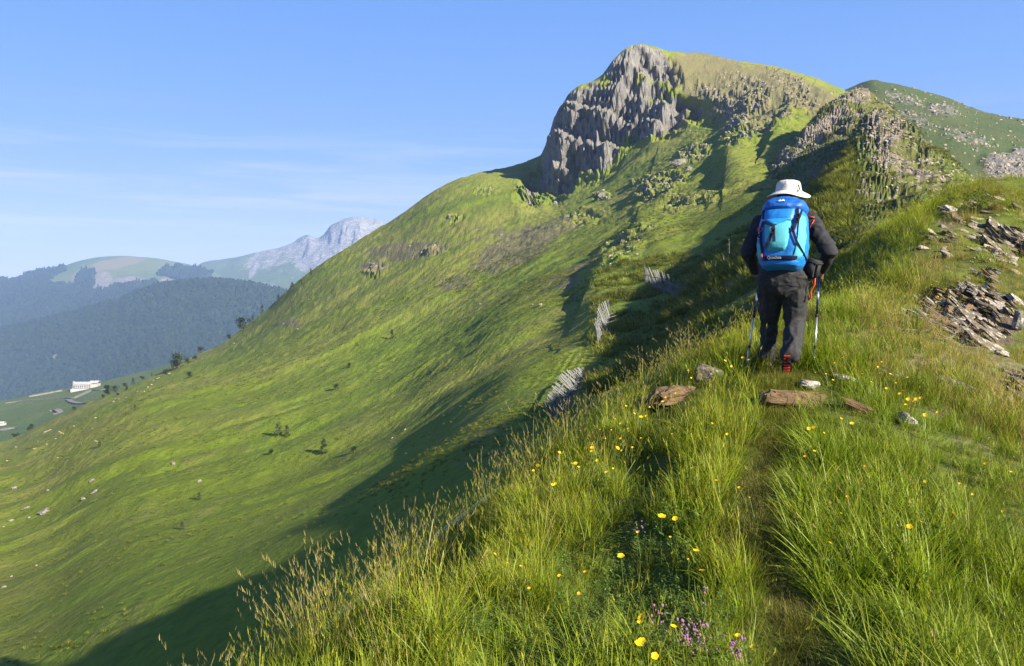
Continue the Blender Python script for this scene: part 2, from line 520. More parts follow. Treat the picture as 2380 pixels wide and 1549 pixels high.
def ridge_z(x, y):
    x = np.asarray(x, float); y = np.asarray(y, float)
    sh = x.shape
    xf, yf = x.ravel(), y.ravel()
    z = np.empty(xf.shape)
    for s in range(0, len(xf), 20000):
        xx, yy = xf[s:s + 20000], yf[s:s + 20000]
        r = np.hypot(xx[:, None] - _spots[None, :, 0], yy[:, None] - _spots[None, :, 1])
        z[s:s + 20000] = _tps(r) @ _w[:-3] + _w[-3] + _w[-2] * xx + _w[-1] * yy
    z = z.reshape(sh)
    P = np.stack([x, y, 0 * x], -1)
    dist = np.hypot(x, y)
    z = z + 0.07 * fbm(P * 1.3, 3, 5) + 0.05 * fbm(P * 3.1, 2, 9) * sstep(40, 5, dist) + 0.22 * fbm(P * 0.33, 3, 8) * sstep(5, 14, dist)
    pd = path_dist(x, y)
    z = z - 0.055 * np.exp(-(pd / 0.26) ** 2) * sstep(14, 9, y)
    for (hx, hy, rx, ry, d) in HOLLOWS:
        z = z - d * np.exp(-(((x - hx) / rx) ** 2 + ((y - hy) / ry) ** 2))
    # knolls of the bank to the right of the walker
    z = z + 0.45 * np.exp(-(((x - 7.7) / 1.3) ** 2 + ((y - 17.0) / 2.2) ** 2))
    z = z + 0.25 * np.exp(-(((x - 13.2) / 2.0) ** 2 + ((y - 24.0) / 2.6) ** 2))
    return z

_gx = np.concatenate([np.arange(-26, -4, .4), np.arange(-4, 12, .09), np.arange(12, 34, .2)])
_gy = np.concatenate([np.arange(-12, 1.5, .4), np.arange(1.5, 16, .09), np.arange(16, 46, .2)])
GX, GY = np.meshgrid(_gx, _gy)
GZ = ridge_z(GX, GY)
PA = np.stack([GX, GY, GZ], -1)
_ax, _ay = unsurvey(PA)
_rockA = blobs(_ax, _ay, [(2270, 735, 125, 75, 20, .72), (2330, 560, 80, 36, 25, .55), (2290, 640, 50, 26, 20, .45), (1570, 915, 80, 26, 0, .5),
                          (1820, 925, 85, 25, 0, .6), (2360, 890, 60, 40, 30, .55), (2200, 520, 60, 25, 20, .45), (2300, 480, 60, 20, 10, .5)])
_rockA = np.where((GY > 2) & (GY < 34), _rockA, 0)
_heathA = blobs(_ax, _ay, [(2250, 880, 200, 120, 10, .6), (2300, 1100, 160, 160, 0, .45), (1820, 1100, 40, 200, 0, .5)])
_heathA = np.where(GY > 1, _heathA, 0)
_heathA = np.maximum(_heathA, 0.45 * np.exp(-(path_dist(GX, GY) / .18) ** 2))
terrain("ridge_ground", PA, dict(rock=_rockA, heath=_heathA), M_NEAR)

# ---- B: the rocky knob further along the ridge
def curve(xs, *rows):
    return [[(x, y, Y) for x, (y, Y) in zip(xs, r)] for r in rows]

_kx = [1560, 1650, 1730, 1850, 1900, 1960, 2010, 2040, 2070, 2130, 2160, 2230, 2300, 2400, 2560]
KNOB = curve(_kx,
 [(860,26),(800,26),(745,26),(680,26),(650,26),(620,26),(600,27),(585,28),(570,29),(540,31),(530,32),(510,34),(500,37),(495,42),(500,50)],
 [(790,44),(735,42),(690,41),(620,41),(590,41),(545,42),(512,44),(498,46),(484,48),(466,50),(460,51),(452,54),(458,58),(500,64),(560,74)],
 [(750,50),(690,50),(635,50),(530,54),(485,58),(428,66),(390,74),(372,78),(360,82),(375,82),(385,80),(412,78),(448,76),(500,76),(570,86)],
 [(720,60),(650,62),(590,66),(488,88),(440,100),(352,122),(280,136),(254,147),(262,144),(313,124),(338,114),(391,98),(441,88),(502,86),(575,96)],
 [(770,72),(710,74),(660,78),(540,104),(490,116),(420,136),(370,150),(340,160),(340,160),(380,140),(400,128),(450,112),(500,102),(560,98),(630,108)])
_xs = np.arange(1560, 2560, 3.0)
PB, BX, BY, BD = loft(KNOB, _xs, 3.2, hid=(3,))
_nB = grid_normals(PB)
_rk = blobs(BX, BY, [(2110, 400, 95, 70, 35, .86), (2060, 300, 60, 55, 35, .8), (2180, 440, 90, 45, 35, .8), (2010, 450, 70, 40, 25, .62),
                     (2040, 255, 40, 25, 0, .9), (1950, 470, 70, 25, 20, .7), (2240, 420, 50, 30, 40, .6), (1900, 500, 60, 25, 30, .5)])
_hb = blobs(BX, BY, [(1950, 400, 70, 40, -40, .5), (1850, 460, 90, 50, -40, .5), (1700, 640, 150, 60, -35, .45)])
_lb = blobs(BX, BY, [(2000, 360, 60, 40, -45, .7), (2230, 420, 70, 25, 45, .7), (1700, 600, 100, 50, -30, .5)])
_sc = (BD / 80.0)
PB[..., 2] += 1.3 * fbm(PB * 0.11, 4, 21) + 0.35 * fbm(PB * 0.6, 4, 23) * _sc
# tilted slabs of the schist: saw-tooth relief along the dip
_e1 = np.array([.88, .25, -.40]); _e3 = np.array([.30, -.25, .92]); _e3 = _e3 - _e1 * (_e1 @ _e3) / (_e1 @ _e1); _e3 /= np.linalg.norm(_e3); _e1 /= np.linalg.norm(_e1); _e2 = np.cross(_e3, _e1)
_q = np.stack([PB @ _e1, PB @ _e2, PB @ _e3], -1) + .25 * np.stack([fbm(PB * .7, 2, 30), fbm(PB * .7, 2, 31), fbm(PB * .7, 2, 32)], -1)
_c1, _g1 = cells(_q * np.array([.22, .30, .75]), 301)
_c2, _g2 = cells(_q * np.array([.7, .9, 2.3]), 305)
_dq = PB @ _e3
def beds(c, period, seed, P, wf, wa):
    q = c / period + wa * fbm(P * wf, 3, seed)
    k = np.floor(q); f = q - k
    h = _hash(k.astype(np.int64), 7 + 0 * k.astype(np.int64), 3 + 0 * k.astype(np.int64), seed)
    return (.3 + .9 * h) * f * (1 - sstep(.86, 1, f)) - .4
_rel = .70 * beds(_dq, 1.7, 84, PB, .18, .40) + .32 * beds(_dq, .62, 85, PB, .35, .35) + .35 * (ridged(PB * .35, 4, 86) - .5) + blur(.25 * (_c2 - .5), 1)
PB += (_rk * _rel * np.clip(BD / 80, .6, 1.2))[..., None] * _nB
PB += ((1 - _rk) * (0.34 * ridged(PB * 0.75, 3, 35) + .25 * fbm(PB * 2.2, 2, 36)) * sstep(30, 60, BD))[..., None] * _nB
_rk = np.clip(_rk * (.56 + .5 * (_c1 - .5) + .35 * fbm(PB * .09, 3, 39)) + .25 * sstep(.8, .95, _c2) * (_rk > .1), 0, 1)
terrain("rocky_knob", PB, dict(rock=_rk, heath=_hb, lush=_lb), M_KNOB, None, False)

# ---- B2: the second rib behind it
_rx = [1700, 1740, 1790, 1850, 1890, 1930, 1990, 2020, 2060, 2100]
RIB = curve(_rx,
 [(600,105),(570,108),(520,112),(470,120),(440,126),(400,134),(360,142),(340,150),(330,155),(340,158)],
 [(540,138),(500,142),(450,148),(395,156),(355,162),(315,170),(275,178),(262,184),(262,188),(290,190)],
 [(495,160),(445,165),(390,171),(325,180),(275,188),(240,196),(213,206),(222,210),(246,210),(285,205)],
 [(560,168),(510,174),(450,182),(390,192),(350,200),(310,210),(290,222),(300,226),(310,226),(350,220)])
PR, RX, RY, RD = loft(RIB, np.arange(1700, 2100, 2.4), 2.6, hid=(2,))
_nR = grid_normals(PR)
_rr = blobs(RX, RY, [(1985, 225, 45, 25, 0, .95), (1900, 310, 80, 26, -45, .85), (1830, 380, 60, 30, -50, .7), (1960, 270, 60, 40, -40, .8), (1760, 450, 40, 40, -50, .5)])
PR[..., 2] += 1.6 * fbm(PR * 0.07, 4, 41)
_c1, _g1 = cells(PR * np.array([.11, .11, .09]), 311); _c2, _g2 = cells(PR * np.array([.34, .34, .30]), 315); _c3, _g3 = cells(PR * .9, 319)
PR += (_rr * (blur(2.2 * (_c1 - .35), 2) + 2.6 * (ridged(PR * .14, 4, 46) - .4) + 1.3 * beds(PR @ _e3, 2.8, 87, PR, .09, .4) + .5 * (_c3 - .5)) + (1 - _rr) * 0.7 * ridged(PR * .4, 3, 45))[..., None] * _nR
_rr = np.clip(_rr * (.68 + .55 * (_c2 - .5)), 0, 1)
terrain("rocky_rib", PR, dict(rock=_rr, heath=np.clip(.5 - _rr, 0, .5), lush=0 * _rr), M_KNOB, None, False)

# ---- C: the great left slope and the peak with the cliff
_mx = [-500, 0, 100, 220, 330, 430, 520, 600, 720, 900, 1080, 1160, 1200, 1255, 1290, 1330, 1400, 1440, 1490, 1560, 1650, 1790, 1960, 2100, 2400]
def _at(tab, xs=_mx):
    tab = np.array(tab, float)
    return list(zip(pchip(tab[:, 0], tab[:, 1], np.array(xs, float)), np.exp(pchip(tab[:, 0], np.log(tab[:, 2]), np.array(xs, float)))))
MASSIF = curve(_mx,
 _at([(-500,2500,10),(0,2300,11),(300,2000,13),(600,1600,16),(900,1330,19),(1200,1100,22),(1400,975,26),(1600,830,30),(1800,720,34),(2000,650,40),(2400,620,50)]),
 _at([(-500,1650,22),(0,1580,24),(300,1440,25),(600,1310,27),(900,1130,30),(1200,880,44),(1400,770,60),(1600,690,70),(1800,600,70),(2000,540,75),(2400,520,90)]),
 _at([(-500,1400,42),(0,1370,42),(300,1240,44),(600,1150,48),(900,1010,56),(1200,790,76),(1400,690,86),(1600,610,88),(1800,510,94),(2000,470,100),(2400,460,130)]),
 _at([(-500,1250,72),(0,1215,75),(300,1070,88),(600,980,105),(900,860,120),(1200,670,138),(1400,590,142),(1600,525,134),(1800,440,146),(2000,410,190),(2100,470,190),(2400,640,190)]),
 _at([(-500,1120,135),(0,1090,140),(300,940,170),(600,850,190),(900,690,215),(1080,590,235),(1200,545,245),(1400,480,236),(1600,410,212),(1800,345,208),(2000,330,225),(2100,430,235),(2400,620,250)]),
 [(1070,300),(1030,320),(985,322),(930,325),(885,330),(840,335),(795,338),(735,342),(630,352),(520,385),(414,395),(399,402),(400,396),(446,366),(446,352),(432,345),(402,340),(372,342),(332,344),(296,342),(276,326),(262,292),(262,275),(410,320),(600,310)],
 [(1074,320),(1034,342),(989,344),(934,348),(889,352),(844,358),(799,360),(739,364),(634,375),(523,405),(410,415),(393,426),(384,424),(364,440),(268,386),(212,384),(172,384),(124,386),(98,390),(117,402),(129,420),(150,432),(207,430),(390,420),(590,400)],
 [(1140,400),(1100,420),(1060,420),(1000,430),(960,430),(915,440),(870,440),(810,450),(710,460),(600,490),(490,520),(475,550),(460,570),(440,580),(380,470),(330,460),(290,460),(250,465),(225,470),(230,480),(240,500),(260,510),(310,510),(470,500),(640,480)])
_xs = np.concatenate([np.arange(-500, 1130, 4.2), np.arange(1130, 2000, 2.3), np.arange(2000, 2400, 7)])
PM, MX, MY, MD = loft(MASSIF, _xs, 3.0, hid=(0, 6))
_nM = grid_normals(PM)
cliff = blobs(MX, MY, [(1490, 170, 95, 75, 60, 1.0), (1360, 300, 90, 115, 20, 1.0), (1450, 260, 110, 60, 10, 1.0), (1300, 390, 40, 75, 15, .95),
                       (1530, 260, 62, 55, 0, .95), (1560, 240, 110, 26, 20, .8), (1490, 118, 40, 26, 0, .9), (1240, 440, 45, 30, -35, .7)])
# grass ledges inside the cliff
ledge = blobs(MX, MY, [(1420, 330, 26, 12, -30, .8), (1480, 300, 30, 10, -35, .7), (1350, 340, 14, 26, 20, .6), (1400, 200, 40, 8, -40, .7), (1575, 215, 30, 10, 30, .6)])
crag = blobs(MX, MY, [
 (1540, 440, 70, 26, -25, .85), (1610, 360, 50, 22, -20, .75), (1720, 320, 48, 40, -30, .85), (1760, 250, 44, 22, -20, .85), (1660, 225, 60, 20, 35, .8),
 (1700, 265, 50, 14, 25, .75), (1830, 190, 60, 18, 35, .65), (1730, 200, 60, 30, 20, .55), (1860, 250, 46, 26, 20, .7), (1810, 300, 40, 26, -10, .7),
 (1440, 600, 60, 34, -35, .75), (1480, 570, 46, 20, -20, .6), (1490, 425, 30, 12, 0, .7), (1400, 455, 20, 10, 0, .8), (1350, 505, 40, 20, 0, .5),
 (1130, 440, 26, 14, 0, .5), (1010, 580, 30, 12, 0, .4), (870, 625, 26, 15, 0, .45), (1060, 505, 18, 8, 0, .6), (1570, 480, 40, 26, -30, .6), (1640, 470, 40, 20, -20, .55)])
heathM = blobs(MX, MY, [(950, 580, 110, 22, -5, .75), (1060, 650, 60, 20, -10, .6), (1200, 570, 130, 40, -25, .7), (1330, 640, 110, 30, -15, .55), (1130, 560, 90, 40, 0, .5),
                        (870, 620, 40, 20, 0, .7), (670, 750, 40, 12, 0, .75), (1660, 180, 130, 60, 12, .85), (1830, 215, 130, 50, 25, .8), (1740, 270, 120, 50, 20, .62), (1900, 240, 80, 40, 30, .6), (1290, 520, 100, 30, -10, .5),
                        (1140, 1010, 160, 60, -35, .45), (960, 1090, 120, 50, -35, .45)])
lushM = blobs(MX, MY, [(850, 870, 260, 90, -30, .75), (1250, 620, 130, 24, -10, .7), (1100, 770, 120, 50, -20, .6), (1400, 640, 60, 30, -30, .6), (900, 1100, 160, 60, -35, .7), (700, 1000, 150, 50, -25, .6),
                       (1230, 900, 120, 60, -40, .8), (1420, 740, 90, 40, -35, .8), (1290, 600, 110, 18, 0, .7)])
rib_a = rib(MX, MY, [(1385, 660), (1430, 600), (1490, 560)], 30, 70)
rib_b = rib(MX, MY, [(1485, 490), (1500, 440), (1560, 390), (1610, 350)], 26, 70)
rib_c = rib(MX, MY, [(1690, 385), (1700, 310), (1750, 240), (1800, 215)], 26, 60)
rib_d = rib(MX, MY, [(1800, 330), (1850, 255), (1905, 235)], 22, 50)
_av = sstep(18, 60, MD)
PM[..., 2] += _av * (2.0 * fbm(PM * 0.018, 3, 51) + 0.8 * fbm(PM * 0.07, 4, 52)) * (1 - cliff)
# terracettes and swales slanting up the slope
_al = np.stack([PM @ np.array([.76, .62, 0]) * .012, PM @ np.array([-.62, .76, 0]) * .085, 0 * MD], -1)
PM[..., 2] += _av * (1 - cliff) * 1.25 * fbm(_al, 4, 53)
PM[..., 2] += 1.8 * rib_a + 1.0 * rib_b + 3.2 * rib_c + 3.0 * rib_d
_cl = np.clip(cliff * 1.3 - 0.45 * ledge, 0, 1)
_sky = pchip(np.array(_mx, float), np.array([c[1] for c in [(x, y) for x, y in zip(_mx, [1074, 1034, 989, 934, 889, 844, 799, 739, 634, 523, 412, 395, 385, 364, 268, 212, 172, 124, 98, 117, 129, 150, 207, 390, 590])]], float), _xs)
_fade = sstep(-2, 34, MY - _sky[None, :])
_hd = np.stack([-0.25 + 0 * MD, -0.95 + 0 * MD, 0.2 + 0 * MD], -1)
_but = (rib(MX, MY, [(1462, 130), (1450, 175), (1432, 230), (1402, 292)], 13, 60) + .8 * rib(MX, MY, [(1575, 190), (1558, 235), (1530, 300)], 14, 46)
        + .7 * rib(MX, MY, [(1345, 200), (1325, 290), (1300, 400)], 12, 40) + .55 * rib(MX, MY, [(1500, 190), (1490, 250), (1470, 300)], 10, 34)
        + .6 * rib(MX, MY, [(1440, 290), (1418, 340), (1400, 385)], 10, 34) + .5 * rib(MX, MY, [(1545, 270), (1510, 330)], 9, 30))
_R1 = PM + 3.0 * np.stack([fbm(PM * .06, 3, 70), fbm(PM * .06, 3, 71), fbm(PM * .06, 3, 72)], -1)
_R1 = _R1 @ np.array([[.94, .1, .30], [-.1, 1, 0], [-.30, 0, .95]])           # joints lean a little
_c1, _g1 = cells(_R1 * np.array([.055, .050, .045]), 401)
_c2, _g2 = cells(_R1 * np.array([.145, .135, .125]), 405)
_c3, _g3 = cells(_R1 * np.array([.40, .38, .36]), 409)
_big = ridged(_R1 * np.array([.042, .03, .017]), 4, 61)
def strata(c, period, seed, P, wf, wa):
    """bedding: saw-tooth steps across coordinate c, warped, every bed with its own overhang"""
    q = c / period + wa * fbm(P * wf, 3, seed)
    k = np.floor(q); f = q - k
    h = _hash(k.astype(np.int64), 7 + 0 * k.astype(np.int64), 3 + 0 * k.astype(np.int64), seed)
    return (.35 + .9 * h) * f * (1 - sstep(.86, 1, f)) - .4
_bed = PM[..., 2] * .86 + PM[..., 0] * .42 + PM[..., 1] * .12
_obl = ridged(np.stack([(_R1[..., 0] * .6 - _R1[..., 2] * .8) * .085, _R1[..., 1] * .03, (_R1[..., 0] * .8 + _R1[..., 2] * .6) * .02], -1), 4, 77)
_cr = (blur(6.5 * (_c1 - .5) - 4.0 * np.exp(-_g1 * 9), 2) + blur(2.6 * (_c2 - .5) - 1.4 * np.exp(-_g2 * 9), 1) + 1.3 * (_c3 - .5) + 1.2 * (_big - .5) + 1.5 * (_obl - .5) + 8.5 * (_but - .5)
       + 6.5 * (ridged(_R1 * .045, 5, 68) - .5) + 9.5 * strata(_bed, 15.0, 81, PM, .018, .45) + 4.6 * strata(_bed, 5.2, 82, PM, .04, .35) + 1.4 * fbm(PM * .5, 3, 64))
PM += (_cl * _cr * (.18 + .82 * _fade))[..., None] * _hd
PM[..., 2] += _cl * (2.2 * fbm(PM * .16, 3, 69) + 1.2 * (_c3 - .5)) * (.35 + .65 * _fade)
_cg = np.clip(crag, 0, 1) * (1 - .7 * _cl)
PM += (_cg * (blur(3.0 * (_c2 - .42), 3) + 3.4 * (ridged(PM * .09, 4, 65) - .45) + 2.0 * strata(_bed, 5.0, 83, PM, .05, .35) + .7 * (_c3 - .45) - 1.0 * np.exp(-_g2 * 8) + 1.0 * fbm(PM * .6, 3, 66)))[..., None] * _nM * (np.clip(MD / 240, .25, 1.1))[..., None]
PM += (sstep(.3, .7, heathM) * .28 * ridged(PM * .3, 3, 67) * np.clip(MD / 200, .1, 1))[..., None] * _nM
# small terracettes and hummocks close enough to be seen
_al2 = np.stack([PM @ np.array([.76, .62, 0]) * .06, PM @ np.array([-.62, .76, 0]) * .42, 0 * MD], -1)
PM[..., 2] += _av * (1 - _cl) * (.15 * fbm(_al2, 3, 54) + .26 * fbm(PM * .35, 3, 55)) * np.clip(MD / 130, .3, 1.5)
_n2 = grid_normals(PM)
_steep = blur(sstep(.80, .50, _n2[..., 2]), 3)
_rockM = np.maximum(_cl * (.20 + .80 * _steep - .42 * sstep(.0, .45, fbm(PM * np.array([.035, .035, .07]), 4, 79))) + .14 * (_c3 - .5) - .15 * ledge, _cg * (.34 + .62 * _steep) * (.7 + .6 * _c2))
terrain("mountain_slope", PM, dict(rock=_rockM, heath=heathM, lush=lushM * .8), M_SLOPE, None, False)

# ---- D: the hill far right
_ex = [1880, 1960, 1985, 2030, 2060, 2100, 2150, 2200, 2280, 2380, 2500, 2700, 2900]
HILLR = curve(_ex,
 _at([(1880,560,120),(2300,620,120),(2900,760,120)], _ex),
 _at([(1880,440,200),(2150,430,200),(2380,480,190),(2900,600,190)], _ex),
 _at([(1880,330,330),(2150,310,330),(2380,360,320),(2900,480,320)], _ex),
 _at([(1880,250,470),(1960,214,470),(1985,204,468),(2030,189,465),(2060,195,463),(2100,205,462),(2150,219,460),(2200,233,460),(2280,259,455),(2380,281,450),(2500,310,440),(2700,380,430),(2900,460,420)], _ex),
 _at([(1880,310,540),(2300,320,540),(2900,520,500)], _ex))
PH, HX, HY, HD = loft(HILLR, np.arange(1880, 2900, 3.4), 3.6, hid=(3,))
_nH = grid_normals(PH)
_rh = blobs(HX, HY, [(2340, 400, 60, 34, 20, .85), (2370, 370, 30, 20, 0, .7), (2190, 260, 50, 18, 10, .55), (2100, 235, 60, 16, 15, .5), (2250, 330, 70, 22, 15, .52), (2120, 290, 60, 30, 20, .5), (2330, 440, 60, 30, 0, .6)])
PH[..., 2] += 4.0 * fbm(PH * .012, 4, 71) + .9 * fbm(PH * .07, 4, 72)
PH += (_rh * 3.2 * ridged(PH * .16, 4, 73) + .5 * ridged(PH * .3, 3, 74))[..., None] * _nH
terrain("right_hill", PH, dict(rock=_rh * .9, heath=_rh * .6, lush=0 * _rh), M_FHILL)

# ---- E: the saddle meadow with the road and the lodge
_fx = [-700, -300, 0, 80, 150, 220, 300, 360, 430, 520, 640, 800]
MEADOW = curve(_fx,
 _at([(-700,1200,330),(0,1120,330),(400,960,350),(800,760,380)], _fx),
 _at([(-700,1060,450),(0,1010,450),(200,960,460),(400,890,480),(800,720,520)], _fx),
 _at([(-700,1000,600),(0,956,600),(200,918,600),(400,865,620),(800,720,650)], _fx),
 _at([(-700,985,680),(-300,955,690),(0,931,700),(80,916,705),(150,903,710),(220,891,720),(300,871,740),(360,856,760),(430,834,780),(520,810,800),(640,770,820),(800,740,850)], _fx),
 _at([(-700,1100,900),(0,1010,900),(400,930,950),(800,830,1000)], _fx))
PE, EX, EY, ED = loft(MEADOW, np.arange(-700, 800, 4.0), 4.0, hid=(4,))
PE[..., 2] += 1.2 * fbm(PE * .02, 4, 81) * sstep(350, 420, ED)
terrain("saddle_meadow", PE, dict(rock=blobs(EX, EY, [(150, 912, 16, 5, 0, .5)]), lush=.25 + 0 * EX, heath=0 * EX), M_HILL)

# ---- F: the far mountains
_gx2 = [-900, -400, 0, 150, 277, 325, 396, 456, 555, 650, 800, 950]
FOREST = curve(_gx2,
 _at([(-900,1100,900),(0,1050,900),(950,950,900)], _gx2),
 _at([(-900,960,1250),(0,920,1250),(400,800,1250),(950,820,1250)], _gx2),
 _at([(-900,860,1500),(-400,800,1500),(0,772,1500),(150,738,1500),(277,697,1500),(325,676,1500),(396,659,1500),(456,658,1500),(555,668,1500),(650,684,1500),(800,730,1500),(950,780,1500)], _gx2),
 _at([(-900,960,1900),(0,850,1900),(400,730,1900),(950,850,1900)], _gx2))
PF, FX, FY, FD = loft(FOREST, np.arange(-900, 950, 5.0), 5.0, hid=(2,), far=1.5)
PF[..., 2] += 15 * fbm(PF * .004, 4, 91)
_rf = blobs(FX, FY, [(275, 692, 14, 9, -20, 1.0), (128, 828, 16, 6, -30, 1.0), (133, 716, 10, 4, 0, .9), (8, 752, 14, 6, -15, .9), (463, 757, 4, 5, 0, .8), (215, 712, 5, 3, 0, .8), (556, 678, 12, 5, 20, .7)])
M_FOREST = slope_material("forest_floor", .3, lush=(0.030, 0.050, 0.012), olive=(0.040, 0.056, 0.016), bright=(0.036, 0.060, 0.012), straw=(0.05, 0.055, 0.02),
                          rock_a=(0.15, 0.135, 0.11), rock_b=(0.22, 0.20, 0.17))
terrain("forested_hillside", PF, dict(rock=_rf), M_FOREST)

_dx = [-1000, -500, -200, 0, 60, 120, 200, 240, 280, 340, 410, 470, 560, 700]
DOME = curve(_dx,
 _at([(-1000,900,1500),(0,840,1500),(700,800,1500)], _dx),
 _at([(-1000,800,1850),(0,720,1850),(280,690,1850),(460,680,1850),(700,720,1850)], _dx),
 _at([(-1000,730,2080),(0,672,2080),(200,640,2080),(330,638,2080),(460,655,2080),(700,700,2080)], _dx),
 _at([(-1000,740,2300),(-500,690,2300),(-200,662,2300),(0,650,2300),(60,640,2300),(120,627,2300),(200,603,2300),(240,597,2300),(280,595,2300),(340,598,2300),(410,608,2300),(470,622,2300),(560,660,2300),(700,720,2300)], _dx),
 _at([(-1000,800,2700),(280,680,2700),(700,800,2700)], _dx))
PD, DX, DY, DD = loft(DOME, np.arange(-1000, 700, 5.0), 4.0, hid=(3,), far=1.5)
_nD = grid_normals(PD)
PD[..., 2] += 6 * fbm(PD * .005, 4, 95)
_rd = blobs(DX, DY, [(240, 655, 26, 30, 30, .6), (300, 655, 50, 14, 0, .6), (390, 660, 24, 14, 0, .72), (220, 680, 12, 14, 0, .7), (190, 640, 30, 12, 0, .35)])
PD += (_rd * 26 * (ridged(np.stack([PD[..., 0] * .016, PD[..., 1] * .004, PD[..., 2] * .004], -1), 4, 97) - .3))[..., None] * _nD
_hd2 = blobs(DX, DY, [(270, 612, 70, 12, -8, .9), (200, 640, 40, 14, -20, .7)])
terrain("round_hill", PD, dict(rock=_rd, heath=_hd2, lush=0 * _rd), M_HILL)

_px = [300, 400, 440, 470, 520, 600, 680, 700, 715, 735, 755, 770, 800, 825, 860, 880, 900, 950, 1050, 1250]
ROCKPK = curve(_px,
 _at([(300,760,1600),(600,740,1600),(1250,760,1600)], _px),
 _at([(300,720,2050),(440,665,2050),(600,655,2050),(800,645,2050),(1250,700,2050)], _px),
 _at([(300,700,2350),(440,645,2350),(600,622,2350),(700,600,2350),(825,565,2350),(950,600,2350),(1250,690,2350)], _px),
 [(690,2600),(650,2600),(633,2600),(612,2600),(603,2600),(585,2610),(566,2620),(552,2620),(547,2620),(555,2620),(546,2620),(524,2620),(510,2620),(503,2620),(508,2620),(511,2620),(521,2620),(552,2620),(610,2620),(690,2620)],
 _at([(300,760,3000),(825,600,3000),(1250,760,3000)], _px))
PP, QX, QY, QD = loft(ROCKPK, np.arange(300, 1250, 3.0), 3.0, hid=(3,), far=1.5)
_nP = grid_normals(PP)
_rp = blobs(QX, QY, [(830, 560, 110, 60, -30, .95), (720, 590, 50, 44, -45, .8), (640, 592, 90, 34, -18, .62), (590, 628, 8, 26, 25, .8), (610, 610, 30, 8, -20, .5), (620, 660, 30, 8, 0, .5), (550, 615, 60, 8, -8, .4), (660, 640, 60, 20, -20, .42)])
PP[..., 2] += 8 * fbm(PP * .006, 4, 101)
PP += (np.clip(_rp, 0, 1) * 60 * (ridged(np.stack([PP[..., 0] * .011 + PP[..., 2] * .004, PP[..., 1] * .003, PP[..., 2] * .004], -1), 5, 103) - .5))[..., None] * np.array([-.3, -.9, .1])
terrain("rocky_summit", PP, dict(rock=_rp * (.72 + .45 * ridged(np.stack([PP[..., 0] * .014 + PP[..., 2] * .006, PP[..., 1] * .002, PP[..., 2] * .005], -1), 4, 107)), lush=0 * _rp, heath=0 * _rp),
        slope_material("pale_limestone", .12, lush=(0.060, 0.095, 0.040), olive=(0.085, 0.110, 0.045), bright=(0.070, 0.105, 0.035),
                       rock_a=(0.120, 0.118, 0.110), rock_b=(0.265, 0.258, 0.238)))

# valley floor below everything, out to the horizon
_r = np.array([0.0, 300, 900, 2000, 3500, 5100]); _a = np.linspace(0, 2 * math.pi, 65)
_vf = np.stack([np.outer(_r, np.cos(_a)), np.outer(_r, np.sin(_a)), np.full((6, 65), -520.0)], -1)
terrain("valley_floor", _vf, dict(), M_HILL)

def ground_lookup(P):
    """kd-free nearest hit: terrain point straight above/below world positions on one sheet is taken from its grid"""
    pass

# ---- haze
_hz = bpy.data.materials.new("air_haze"); _hz.use_nodes = True
_hn, _hl = _hz.node_tree.nodes, _hz.node_tree.links
_hn.clear()
_ho = _hn.new("ShaderNodeOutputMaterial"); _hp = _hn.new("ShaderNodeVolumePrincipled")
_hp.inputs["Color"].default_value = (0.37, 0.55, 1.0, 1)
_hp.inputs["Density"].default_value = 0.00011
_hp.inputs["Anisotropy"].default_value = 0.0
_hl.new(_hp.outputs[0], _ho.inputs["Volume"])
_bm = bmesh.new(); bmesh.ops.create_cube(_bm, size=1.0)
for v in _bm.verts:
    v.co = Vector((v.co.x * 10300, v.co.y * 10300, 420 if v.co.z > 0 else -522))
tag(bm_obj("haze", _bm, _hz), "pale blue haze filling the air over the valley", "haze", None, "stuff")

# ================================================================== GRASS AND OTHER GROUND COVER
def ray_ridge(dx, dy, lift=0.0):
    """point of the ridge ground seen at a surveyed direction"""
    Y = np.concatenate([np.arange(1.6, 14, .02), np.arange(14, 40, .08)])
    P = survey(np.full(Y.shape, dx), np.full(Y.shape, dy), Y)
    g = ridge_z(P[:, 0], P[:, 1]) + lift
    k = np.nonzero(P[:, 2] <= g)[0]
    i = k[0] if len(k) else int(np.argmin(P[:, 2] - g))
    return Vector((P[i, 0], P[i, 1], float(g[i] - lift)))

_SHEET = {}
def on_sheet(names, dx, dy):
    """nearest surveyed terrain vertex of the given sheets (front-most first)"""
    best = None
    for n in ([names] if isinstance(names, str) else names):
        if n not in _SHEET:
            P = TERRAIN[n][0]
            a, b = unsurvey(P)
            _SHEET[n] = (a, b)
        a, b = _SHEET[n]
        d = (a - dx) ** 2 + (b - dy) ** 2
        ok = d < max(49.0, d.min() + 1)
        Yg = np.where(ok, TERRAIN[n][0][..., 1], 1e9)
        i = np.unravel_index(np.argmin(Yg + d * .05), Yg.shape)
        P = TERRAIN[n][0][i]
        if d[i] <= 60 and (best is None or P[1] < best[1]): best = P
        elif best is None: best = P
    return Vector([float(v) for v in best])

